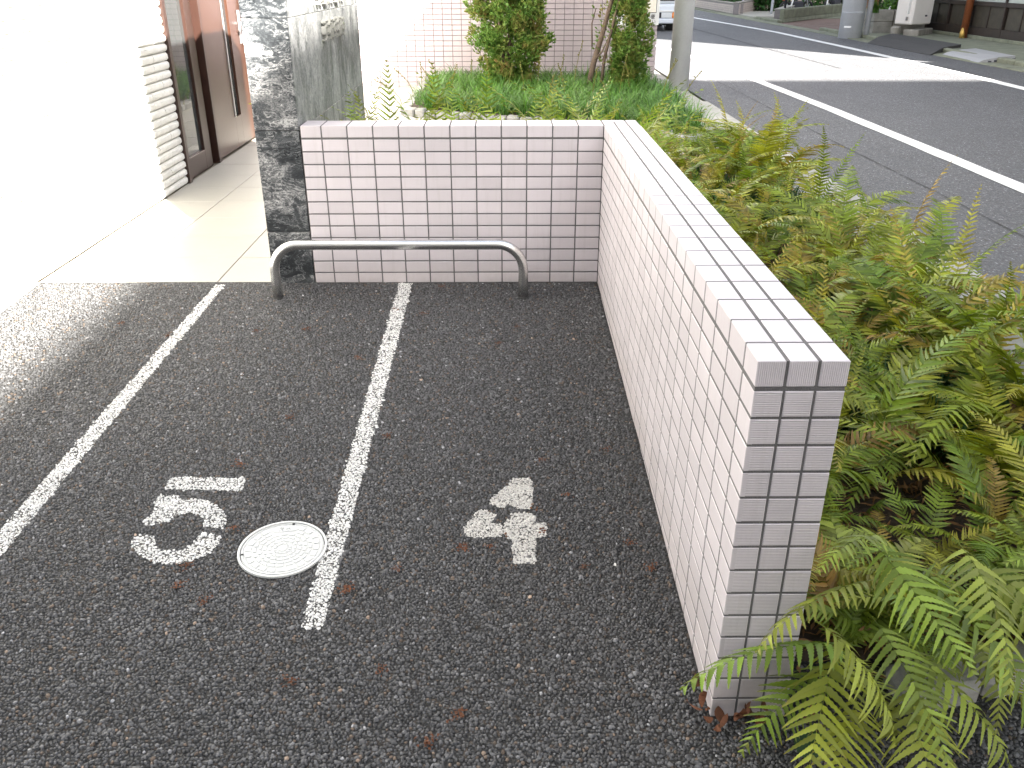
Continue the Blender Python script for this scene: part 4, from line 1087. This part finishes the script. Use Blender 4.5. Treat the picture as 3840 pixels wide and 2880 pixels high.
# hedge mass behind
def hedge(name, x0, x1, y0, y1, h, n, label):
    r_ = root(name, ((x0+x1)/2, (y0+y1)/2, 0), label, 'hedge'); V = []; F = []; Tn = []
    for _ in range(n):
        p = Vector((random.uniform(x0, x1)-r_.location.x, random.uniform(y0, y1)-r_.location.y, h*random.random()**.8))
        d1 = Vector((jitter(1), jitter(1), jitter(1))).normalized(); ww = d1.cross(Vector((jitter(1), jitter(1), jitter(1)))).normalized()*.04; L_ = random.uniform(.08, .2); b = len(V)
        V += [tuple(p), tuple(p+d1*L_*.5+ww), tuple(p+d1*L_), tuple(p+d1*L_*.5-ww)]; F.append((b, b+1, b+2, b+3)); rv = random.random(); Tn += [(.2, rv, 0)]*4
    put('foliage', np_mesh('foliage', V, F, 'groundcover', np.array(Tn, np.float32)), r_, kind='stuff')
    m = MB()
    for i in range(12): x = random.uniform(x0, x1)-r_.location.x; y = random.uniform(y0, y1)-r_.location.y; m.tube([(x, y, 0), (x+jitter(.1), y, h*.8)], [.03, .01], 5)
    m.build('stems', 'bark', r_, kind='stuff')
hedge('hedge', 8.0, 9.6, 28.5, 31, 1.5, 5200, 'dark hedge standing behind the farther tiled wall')
hedge('hedge', 9.3, 13.5, 26.5, 28.5, 1.7, 7000, 'dark hedge behind the parked motorcycles')
hedge('hedge', 7.3, 8.2, 28.5, 33, .9, 2600, 'low hedge running back along the far kerb')
bgm = root('far_house', (13, 34, 0), 'dim house filling the gap behind the hedges', 'house')
P(MB().box(9, 20, 32.0, 40, 0, 6).build('wall', 'dark_wood', bgm), bgm)
P(MB().box(8.7, 20.3, 31.7, 40.3, 6.0, 6.2).build('roof', 'dark_roof', bgm), bgm)
for (x, y, h_, r0, mat, lab) in [(7.55, 27.8, 1.6, .035, 'pole_concrete', 'slim pale post in the hedge behind the farther tiled wall'), (8.0, 25.9, 1.6, .04, 'pole_concrete', 'slim pale post between the two tiled walls'), (7.30, 22.2, 2.2, .03, 'ink', 'thin black post rising from the end of the ribbed wall')]:
    o = MB().cyl(0, 0, 0, h_, r0, r0, 10).build('post', mat, loc=(x, y, 0), smooth=True, label=lab); o['category'] = 'post'
# motorcycles half hidden behind the wall
def moto(x, y, rz, label, cat='motorcycle', lens=False):
    r_ = root('motorcycle', (x, y, 0), label, cat, 'motorcycles behind the ribbed wall', rz)
    for wx in (-.42, .42):
        wm = MB(); wm.tube([(wx+.19*math.cos(a), 0, .21+.19*math.sin(a)) for a in np.linspace(0, 2*math.pi, 21)], .035, 8, cap=False); t_ = wm.build('wheel', 'black_rubber', r_, smooth=True)
        MB().tube([(wx, -.03, .21), (wx, .03, .21)], .05, 10).build('hub', 'chrome_dull', t_)
        m = MB()
        for k in range(6): a = k*math.pi/3; m.tube([(wx, 0, .21), (wx+.17*math.cos(a), 0, .21+.17*math.sin(a))], .008, 4)
        m.build('spokes', 'chrome_dull', t_)
    m = MB().tube([(.42, .05, .21), (.28, .05, .62)], .02, 6).tube([(.42, -.05, .21), (.28, -.05, .62)], .02, 6); m.build('fork', 'chrome_dull', r_)
    MB().cbox(-.22, .20, -.10, .10, .22, .42, .04).build('engine', 'ink', r_)
    MB().tube([(-.05, 0, .50), (.12, 0, .56), (.26, 0, .50)], [.07, .12, .06], 10).build('tank', 'bin_blue', r_, smooth=True)
    MB().cbox(-.45, -.02, -.09, .09, .48, .55, .03).build('seat', 'black_rubber', r_)
    MB().tube([(.24, -.26, .72), (.28, 0, .66), (.24, .26, .72)], .013, 6).build('handlebar', 'chrome_dull', r_)
    MB().tube([(-.1, -.12, .2), (-.5, -.13, .27)], [.03, .04], 8).build('exhaust', 'chrome_dull', r_)
    MB().cbox(.36, .42, -.06, .06, .52, .64, .02).build('headlight', 'headlight', r_); MB().cbox(-.52, -.47, -.04, .04, .44, .50, .01).build('tail_light', 'red_lens', r_)
moto(8.45, 24.9, .4, 'dark motorcycle behind the ribbed wall nearer the black post')
moto(10.0, 26.0, .7, 'dark motorcycle with a red lamp behind the ribbed wall nearer the utility pole')
for (x, y, lx, lab) in [(7.98, 23.8, .12, 'white slanting stick leaning behind the ribbed wall near the black post'), (9.62, 25.6, .04, 'short white upright stick behind the ribbed wall near the utility pole')]:
    o = MB().tube([(0, 0, .0), (lx, 0, .55)], .022, 8).build('white_stick', 'white_paint', loc=(x-lx*.5, y, .15), label=lab); o['category'] = 'stick'
# blue bin
bn = root('rubbish_bin', (7.85, 35.8, 0), 'blue plastic bin on small feet at the far kerb', 'bin')
P(MB().cbox(7.45, 8.45, 35.4, 36.1, .14, .9, .03).build('body', 'bin_blue', bn), bn)
P(MB().cbox(7.42, 8.48, 35.37, 36.13, .90, .98, .03).build('lid', 'bin_blue', bn), bn)
for (x, y) in ((7.55, 35.5), (8.35, 35.5), (7.55, 36.0), (8.35, 36.0)): P(MB().cyl(x, y, 0, .14, .03, n=8).build('foot', 'white_paint', bn), bn)
P(MB().box(7.9, 8.05, 35.392, 35.399, .35, .6).build('label_plate', 'frosted', bn), bn)

# ------------------------------------------------------------ van
van = root('white_van', (2.75, 18.6, 0), 'white van facing the viewer with amber indicator, half hidden behind the pole', 'van')
VX0, VX1, VY = 2.10, 3.52, 17.42
m = MB(); m.cbox(VX0, VX1, VY+.05, VY+2.6, .17, .56, .05); m.cbox(VX0+.02, VX1-.02, VY+.07, VY+2.6, .50, 1.35, .09); P(m.build('body', 'van_white', van), van)
P(MB().cbox(VX0+.12, VX1-.12, VY+.055, VY+.068, .62, 1.12, .02).build('windscreen', 'dark_glass', van), van)
P(MB().cbox(VX0-.01, VX1+.01, VY-.02, VY+.06, .155, .255, .02).build('bumper', 'van_white', van), van)
P(MB().cbox(VX0+.02, VX1-.02, VY+.02, VY+.052, .40, .425, .005).build('trim_strip', 'white_paint', van), van)
P(MB().cbox(VX0+.40, VX1-.40, VY+.03, VY+.053, .27, .385, .004).build('grille', 'ink', van), van)
for sx in (0, 1):
    xa = (VX0+.14) if sx == 0 else (VX1-.40)
    P(MB().cbox(xa, xa+.24, VY+.02, VY+.052, .27, .385, .01).build('headlight', 'headlight', van), van)
    xi = (VX0+.01) if sx == 0 else (VX1-.155)
    P(MB().cbox(xi, xi+.135, VY+.01, VY+.10, .265, .39, .015).build('indicator', 'amber', van), van)
    xw = VX0+.06 if sx == 0 else VX1-.24
    for yw in (VY+.35, VY+2.0):
        wt = MB().tube([(xw, yw, .165), (xw+.19, yw, .165)], .175, 24).build('wheel', 'black_rubber', van); P(wt, van)
        MB().tube([(xw-.005, yw, .165), (xw+.195, yw, .165)], .09, 16).build('rim', 'chrome_dull', wt)
P(MB().cbox(VX0+.1, VX1-.1, VY+.1, VY+2.5, .12, .17, .01).build('underbody', 'black_rubber', van), van)

# ------------------------------------------------------------ buildings whose shade falls on the place (across the street, behind the viewer)
ab = root('apartment_block', (16, -22, 0), 'four storey block across the street out of the picture', 'building')
P(MB().box(8.5, 23, -36, -17.15, 0, 10.86).box(8.5, 23, -17.14, -15.75, 0, 11.47).box(8.5, 11.8, -15.74, -7.3, 0, 11.62).box(11.81, 23, -15.74, -8.5, 0, 11.62).build('wall', 'render_wall', ab), ab)  # roof steps and end walls shaped to set where sun reaches ground and walls
P(MB().box(8.7, 10.2, -19.9, -17.75, 10.86, 11.5).build('added_shade_box', 'render_wall', ab), ab)  # box added on the unseen roof to give its shadow a lobed edge
for fl_ in range(4):
    for k in range(9):
        y0 = -35+k*2.9
        P(MB().box(8.47, 8.498, y0, y0+1.6, 1.0+fl_*2.8, 2.3+fl_*2.8).build('window', 'dark_glass', ab), ab)
ob = root('added_shade_house', (4, -22, 0), 'unseen pale house added behind the viewer to darken the tiled wall end', 'house')  # out-of-view volume added to cut the sky light on the near wall end
P(MB().box(-12, 2.0, -20, -8.5, -.3, 6.4).build('wall', 'render_wall', ob), ob)
P(MB().box(-12.3, 2.2, -20.3, -8.3, 6.4, 6.55).build('roof', 'dark_roof', ob), ob)

# ------------------------------------------------------------ ferns
def frond_mesh(seed, L_=.5, a0=72, a1=-25, W=.075, n=29, mat='fern', bare=.2, droop=.25, name='frond', wk=1.0):
    R = random.Random(seed); V = []; F = []; Tn = []
    N_ = 40; path = [Vector((0, 0, 0))]; ang = []
    for i in range(N_):
        t = i/N_; a = math.radians(a0+(a1-a0)*t**1.25); ang.append(a); path.append(path[-1]+Vector((math.cos(a), 0, math.sin(a)))*L_/N_)
    ang.append(ang[-1])
    sway = R.uniform(-.12, .12)
    for i, p in enumerate(path): p.y += sway*L_*(i/N_)**2
    def at(t):
        x = t*N_; i = min(N_-1, int(x)); return path[i].lerp(path[i+1], x-i), ang[i]
    # rachis
    rd = 3; 
    for i in range(0, N_+1, 4):
        p, a = path[i], ang[i]; r = .0017*(1-i/N_)+.0005
        for j in range(rd):
            b = 2*math.pi*j/rd+math.pi/2; V.append((p.x-math.sin(a)*math.sin(b)*r, p.y+math.cos(b)*r, p.z+math.cos(a)*math.sin(b)*r)); Tn.append((0, .2, 0))
    seg = len(range(0, N_+1, 4))
    for i in range(seg-1):
        for j in range(rd): F.append((i*rd+j, i*rd+(j+1) % rd, (i+1)*rd+(j+1) % rd, (i+1)*rd+j))
    for k in range(n):
        u = (k+.3)/n; t = bare+(1-bare)*u; p, a = at(t)
        shape = min(1, .55+u*2.2)*(1-u**1.9)+.10
        for sd in (-1, 1):
            if R.random() < .035: continue
            pl = W*shape*R.uniform(.86, 1.1); wd = wk*.0078*(.6+.4*shape)*R.uniform(.85, 1.15)
            fw_ = math.radians(R.uniform(14, 26)+u*24); dr = -droop*R.uniform(.2, 1.3); tw = R.uniform(-.35, .35)
            T_ = Vector((math.cos(a), 0, math.sin(a))); Nn = Vector((-math.sin(a), 0, math.cos(a))); Sd = Vector((0, sd, 0))
            d0 = (Sd*math.cos(fw_)+T_*math.sin(fw_)).normalized(); M_ = 9 if wk == 1 else 17; b = len(V); rv = R.random()
            cur = R.uniform(.1, .5)
            for s in range(M_+1):
                q_ = s/M_
                c = p+d0*pl*q_+Nn*(dr*pl*q_*q_)+T_*(cur*pl*.35*q_*q_)
                wb = wd*(1-q_)**.55*(1.0 if s % 2 == 0 else .70)*(1 if s else .55)+.0002
                e = (T_*math.cos(tw)+Nn*math.sin(tw)*sd)
                V += [tuple(c+e*wb+Nn*wb*.22), tuple(c), tuple(c-e*wb+Nn*wb*.22)]; Tn += [(max(u*.75, q_*.8), rv, 0)]*3
            for s in range(M_):
                i0 = b+3*s; F += [(i0, i0+1, i0+4, i0+3), (i0+1, i0+2, i0+5, i0+4)]
    return np_mesh(name, V, F, mat, np.array(Tn, np.float32))
FR = [frond_mesh(i, .5*random.uniform(.85, 1.15), random.uniform(58, 84), random.uniform(-50, 0), .072*random.uniform(.85, 1.2), random.choice([26, 29, 32])) for i in range(12)]
FL = [frond_mesh(100+i, .5, 66, -20-15*i, .080, 22, mat='fern_light', wk=1.35) for i in range(3)]
FU = [frond_mesh(500+i, random.uniform(.55, .68), 87, random.uniform(15, 50), .046, 26, bare=.22, droop=.5) for i in range(5)]
FD = [frond_mesh(200+i, .42, 50, -60, .045, 22, mat='fern_dead', droop=1.2) for i in range(4)]
spots = []
def far_ok(x, y, dmin): return all((x-a)**2+(y-b)**2 > dmin*dmin for a, b, *_ in spots)
tries = 0
while tries < 9000 and len(spots) < 124:
    tries += 1
    x = random.uniform(.25, 1.24); y = random.uniform(-2.10, 2.62)
    if far_ok(x, y, .145 if y < .6 else .17): spots.append((x, y, 0))
n_main = len(spots)
for (x, y) in [(-1.02, .42), (-1.06, .52), (-.98, .60), (-.86, .50), (-1.10, .70), (-.92, .38), (-.80, .62), (-.62, .50), (-.50, .85), (-.33, .55), (-.20, .80), (-.12, .45), (.02, .66), (.12, .38), (-.72, .95), (.0, .98), (.14, .8)]: spots.append((x, y, 1))
FT = [frond_mesh(400+i, random.uniform(.66, .80), 86, 20+10*i, .075, 22, mat='fern_light', bare=.3) for i in range(4)]
def plant(x, y, nf, sc0, label, group=None, name='fern', dead=1, light=.12, z=None, spread=(0, 2*math.pi), tall=False):
    r_ = root(name, (x, y, gz(y)+.015 if z is None else z), label, 'fern', group)
    ph = random.uniform(0, 6.28)
    for k in range(nf):
        f = k/nf; a = ph+2*math.pi*f+random.uniform(-.45, .45)
        if spread[1]-spread[0] < 6: a = random.uniform(*spread)
        pick = random.random()
        me = random.choice(FD) if k < dead else (random.choice(FL) if pick < light else random.choice(FR))
        s_k = 1.0
        if tall: me = random.choice(FT)
        elif k >= dead and y > -1.5 and random.random() < .24: me = random.choice(FU); s_k = .76
        s_ = s_k*sc0*random.uniform(.75, 1.12)*(0.8 if k < dead else 1)
        if z is None:
            for _t in range(12):       # fronds lean away from the tiled wall instead of growing through it
                rx_, ry_ = x+math.cos(a)*.34*s_+0, y+math.sin(a)*.34*s_
                if (y < .14 and rx_ > T+.015) or (y >= .14 and ry_ > .16): break
                a = random.uniform(0, 6.283)
        o = put('frond', me, r_, rot=(random.uniform(-.25, .25), random.uniform(-.18, .30)+(.35 if k < dead else 0), a), scale=(s_, s_, s_))
    return r_
for (x, y, kd) in spots:
    if kd == 0:
        sc0 = .98 if y < 1.0 else .98
        if y < -1.7: sc0 = .74
        if x > .85 and y > -1.6: sc0 *= 1.16
        band = ['nearest the granite edging', 'in the near half of the bed', 'midway along the bed', 'in the far half of the bed', 'at the far end of the bed'][min(4, max(0, int((y+2.1)/.82)))]
        side_ = 'close against the tiled wall' if x < .6 else ('down the middle strip' if x < .92 else 'leaning over the street kerb')
        plant(x, y, random.choice([6, 7, 8]), sc0*random.uniform(.8, 1.12), 'yellow green fern %s, %s' % (band, side_), 'bed ferns %s, %s' % (band, side_), dead=random.choice([1, 1, 2, 3]), light=.2)
    else:
        plant(x, y, 6, 1.0*random.uniform(.92, 1.08), 'pale fern whose tips show above the tiled back wall, '+('against the marble pillar' if x < -.75 else 'midway along the wall' if x < -.42 else 'near the wall corner'), 'ferns behind the back wall '+('by the pillar' if x < -.75 else 'midway' if x < -.42 else 'near the corner'), dead=0, tall=True)
# individual overhanging fronds at the near end of the wall
def solo(base, tip, me, label, roll=0.0, L0=.5, archdeg=0):
    """one frond aimed from base towards tip"""
    b = Vector(base); t = Vector(tip); dv = t-b; az = math.atan2(dv.y, dv.x); el = math.atan2(dv.z, math.hypot(dv.x, dv.y))
    # chord of the mesh
    xs = np.array([v.co for v in me.vertices]); far_ = xs[np.argmax(xs[:, 0]**2+xs[:, 2]**2)]; ch = math.hypot(far_[0], far_[2]); ce_ = math.atan2(far_[2], far_[0])
    s_ = dv.length/ch
    R_ = Euler((0, 0, az)).to_matrix() @ Euler((0, -(el-ce_), 0)).to_matrix() 
    R_ = Matrix.Rotation(roll, 3, dv.normalized()) @ R_
    o = put('frond', me, None); o.matrix_world = Matrix.Translation(b) @ R_.to_4x4() @ Matrix.Scale(s_, 4)
    return o
FLAT = [frond_mesh(300+i, .5, 18, -22-10*i, .125, 17, mat='fern_light', bare=.10, droop=.35+.15*i, wk=1.75) for i in range(3)]
FLATG = [frond_mesh(320+i, .5, 22, -30-10*i, .125, 17, mat='fern', bare=.10, droop=.4, wk=1.75) for i in range(3)]
EF = root('fern', (.22, -2.26, gz(-2.26)), 'bright green fern spilling round the near foot of the tiled wall onto the asphalt', 'fern')
for k in range(9):
    spots.append((.27+k*.115, -2.12+.02*(k % 2)+.018*k, 0)); plant(spots[-1][0], spots[-1][1], 9, .62*random.uniform(.9, 1.15), 'pale green fern leaning out over the granite edging at the near end of the bed', 'ferns along the granite edging', dead=1, light=.6)
solos = [((.235, -2.27, .10), (-.095, -2.35, .082), 0, .5), ((.25, -2.26, .24), (.020, -2.36, .170), 0, .6), ((.27, -2.22, .30), (.115, -2.33, .305), 1, .3), ((.20, -2.27, .12), (.10, -2.50, -.02), 1, .2),
         ((.12, -2.33, .215), (.215, -2.48, .075), 2, -.5), ((.26, -2.25, .15), (.32, -2.47, .02), 0, .1), ((.24, -2.30, .02), (.14, -2.52, -.05), 1, .3), ((.30, -2.26, .10), (.43, -2.46, -.02), 2, -.2),
         ((.36, -2.20, .20), (.52, -2.45, .02), 0, .0), ((.24, -2.24, .30), (.30, -2.46, .20), 2, .4), ((.20, -2.26, .05), (.02, -2.40, -.03), 1, 0), ((.33, -2.28, .04), (.27, -2.54, -.06), 2, .2),
         ((.40, -2.2, .28), (.40, -2.45, .16), 1, -.3), ((.46, -2.18, .22), (.62, -2.40, .06), 2, .3)]
for i, (b, t, kk, roll) in enumerate(solos):
    me = (FLAT if i not in (3, 6, 10) else FLATG)[kk % 3]
    o = solo(b, t, me, None, roll); mw = o.matrix_world.copy(); o.parent = EF; o.matrix_parent_inverse = Matrix.Identity(4); o.matrix_basis = Matrix.Translation(-EF.location) @ mw
# big round leaf by the wall foot
m = MB(); nn = 14
m.v = [(0, 0, .0)]+[(.030*math.cos(2*math.pi*i/nn)*(1.15), .024*math.sin(2*math.pi*i/nn), .006*math.cos(4*math.pi*i/nn)) for i in range(nn)]; m.f = [(0, 1+i, 1+(i+1) % nn) for i in range(nn)]
me = m.mesh('blade', 'groundcover')
rl = root('weed', (.150, -2.345, gz(-2.34)), 'single broad round green leaf at the foot of the tiled wall', 'plant')
put('leaf_blade', me, rl, loc=(0, 0, .045), rot=(.5, .1, .3)); MB().tube([(.03, .03, 0), (.015, .01, .03), (0, 0, .044)], .0015, 5).build('stem', 'fern_stalk', rl)

# low dark ground cover between the ferns
def gcs():
    while True:
        x = random.uniform(.18, 1.22); y = random.uniform(-2.05, 1.95)
        if math.sin(x*5.1+y*2.3)+math.sin(y*3.7-x*2)+random.uniform(-.6, .6) > .35: break
    return x, y, gz(y)+.01, None, 1.0
blades(9000, gcs, .03, .17, .016, 1.3, 'ground_cover', 'groundcover', nseg=3, kind='stuff', label='low dark green leaves between the ferns')
# litter: twigs and dead leaflets on the soil
V = []; F = []; Tn = []
for _ in range(9000):
    if random.random() < .85: x = random.uniform(.16, 1.26); y = random.uniform(-2.16, 1.98)
    else: x = random.uniform(-1.15, .14); y = random.uniform(.16, 1.12)
    z = gz(y)+random.uniform(.015, .11)*random.random()+.012; a = random.uniform(0, 6.28); L_ = random.uniform(.015, .06); wv = random.uniform(.0015, .005); e = random.uniform(-.35, .35)
    dx, dy, dz = math.cos(a)*L_, math.sin(a)*L_, e*L_; b = len(V); sx, sy = -math.sin(a)*wv, math.cos(a)*wv
    V += [(x, y, z), (x+dx*.5+sx, y+dy*.5+sy, z+dz*.5+.003), (x+dx, y+dy, z+dz), (x+dx*.5-sx, y+dy*.5-sy, z+dz*.5)]; F.append((b, b+1, b+2, b+3)); Tn += [(0, random.random(), 0)]*4
put('leaf_litter', np_mesh('leaf_litter', V, F, 'fern_dead', np.array(Tn, np.float32)), label='brown twigs and dead leaflets lying on the bed soil', kind='stuff')

# ------------------------------------------------------------ rust coloured debris on the asphalt
def scrap(seed):
    R = random.Random(seed); V = []; F = []; 
    for _ in range(30):
        x, y = R.gauss(0, .009), R.gauss(0, .007); a = R.uniform(0, 6.28); L_ = R.uniform(.004, .011); wv = R.uniform(.001, .0026); z = R.uniform(.001, .006)
        dx, dy = math.cos(a)*L_, math.sin(a)*L_; sx, sy = -math.sin(a)*wv, math.cos(a)*wv; b = len(V)
        V += [(x, y, z), (x+dx*.5+sx, y+dy*.5+sy, z+.002), (x+dx, y+dy, z*.5), (x+dx*.5-sx, y+dy*.5-sy, z+.001)]; F.append((b, b+1, b+2, b+3))
    return np_mesh('plant_scrap', V, F, 'rust_leaf')
SCR = [scrap(i) for i in range(6)]
DEB = [(-0.819, -0.285), (-0.895, -0.713), (-0.411, -0.598), (-1.04, -1.122), (-1.131, -1.377), (-1.059, -1.664), (-1.127, -1.873), (-1.052, -1.922), (-0.745, -1.889), (-0.223, -1.529), (-0.287, -1.363), (-0.493, -1.746), (-0.423, -1.741), (-0.087, -1.729), (-0.476, -2.241), (-0.636, -2.129), (-1.136, -1.809), (-0.529, -2.304), (-0.817, -2.155), (-1.615, -0.533), (-0.705, -0.333), (-0.342, -0.46), (-0.638, -1.822), (-0.049, -1.817), (-0.204, -1.816), (-1.122, -0.478), (-1.307, -0.489), (-0.648, -0.05), (-0.735, -1.232), (-0.102, -1.309), (-1.83, -.42)]
def dl(x, y):
    bay = 'left of bay five' if x < -1.6 else ('in bay five' if x < -.80 else 'in bay four')
    if y > -.45: w_ = 'close to the steel rail'
    elif y > -1.40: w_ = 'between the rail and the painted figure'
    elif y > -1.62: w_ = 'beside the top of the painted figure'
    elif y > -1.95: w_ = 'beside the painted figure'
    elif y > -2.18: w_ = 'below the painted figure'
    else: w_ = 'at the picture front edge'
    e_ = ' by the wall' if x > -.25 else (' by the cover' if -1.16 < x < -.70 and -2.0 < y < -1.6 else '')
    return 'rusty plant scrap %s, %s%s' % (bay, w_, e_)
for i, (x, y) in enumerate(DEB):
    s_ = random.uniform(.6, 1.1)
    o = put('plant_scrap', random.choice(SCR), None, loc=(x, y, gz(y)+.0035), rot=(0, 0, random.uniform(0, 6.28)), scale=(s_, s_, s_), label=dl(x, y), cat='debris', group='rust brown plant scraps on the asphalt')
# curled dead leaves piled against the near foot of the wall
for i in range(26):
    R = random.Random(500+i); nn = 6; m = MB(); L_ = R.uniform(.018, .045); wv = L_*R.uniform(.15, .32); cu = R.uniform(1, 3.2)
    for k in range(nn+1):
        t = k/nn; a = cu*t; x = L_*math.sin(a)/cu*1.0; z = L_*(1-math.cos(a))/cu; ww = wv*math.sin(math.pi*min(1, t*.92+.06))
        m.v += [(x, -ww, z+ww*.4), (x, ww, z+ww*.4)]
    for k in range(nn): m.f.append((2*k, 2*k+1, 2*k+3, 2*k+2))
    if i < 20: x, y = R.uniform(-.03, .24), -2.262-abs(R.gauss(0, .022))
    else: x, y = R.uniform(-.025, -.005), -2.22+R.uniform(-.03, .06)
    o = m.build('dead_leaf', 'rust_leaf', loc=(x, y, gz(y)+R.uniform(.004, .035)), rot=(R.uniform(-.6, .6), R.uniform(-.5, .5), R.uniform(0, 6.28)), label='curled rust brown leaf heaped at the near foot of the tiled wall', group='dead leaves at the wall foot'); o['category'] = 'dead leaf'
# pale stone chip and bits
for (x, y, lab) in [(-.13, -1.805, 'tiny white curl of litter on the asphalt beside the tiled wall')]:
    o = MB().cbox(-.002, .002, -.006, .006, 0, .003, .001).build('stone_chip', 'white_stone', loc=(x, y, gz(y)), label=lab); o['category'] = 'litter'
bpy.context.view_layer.update()
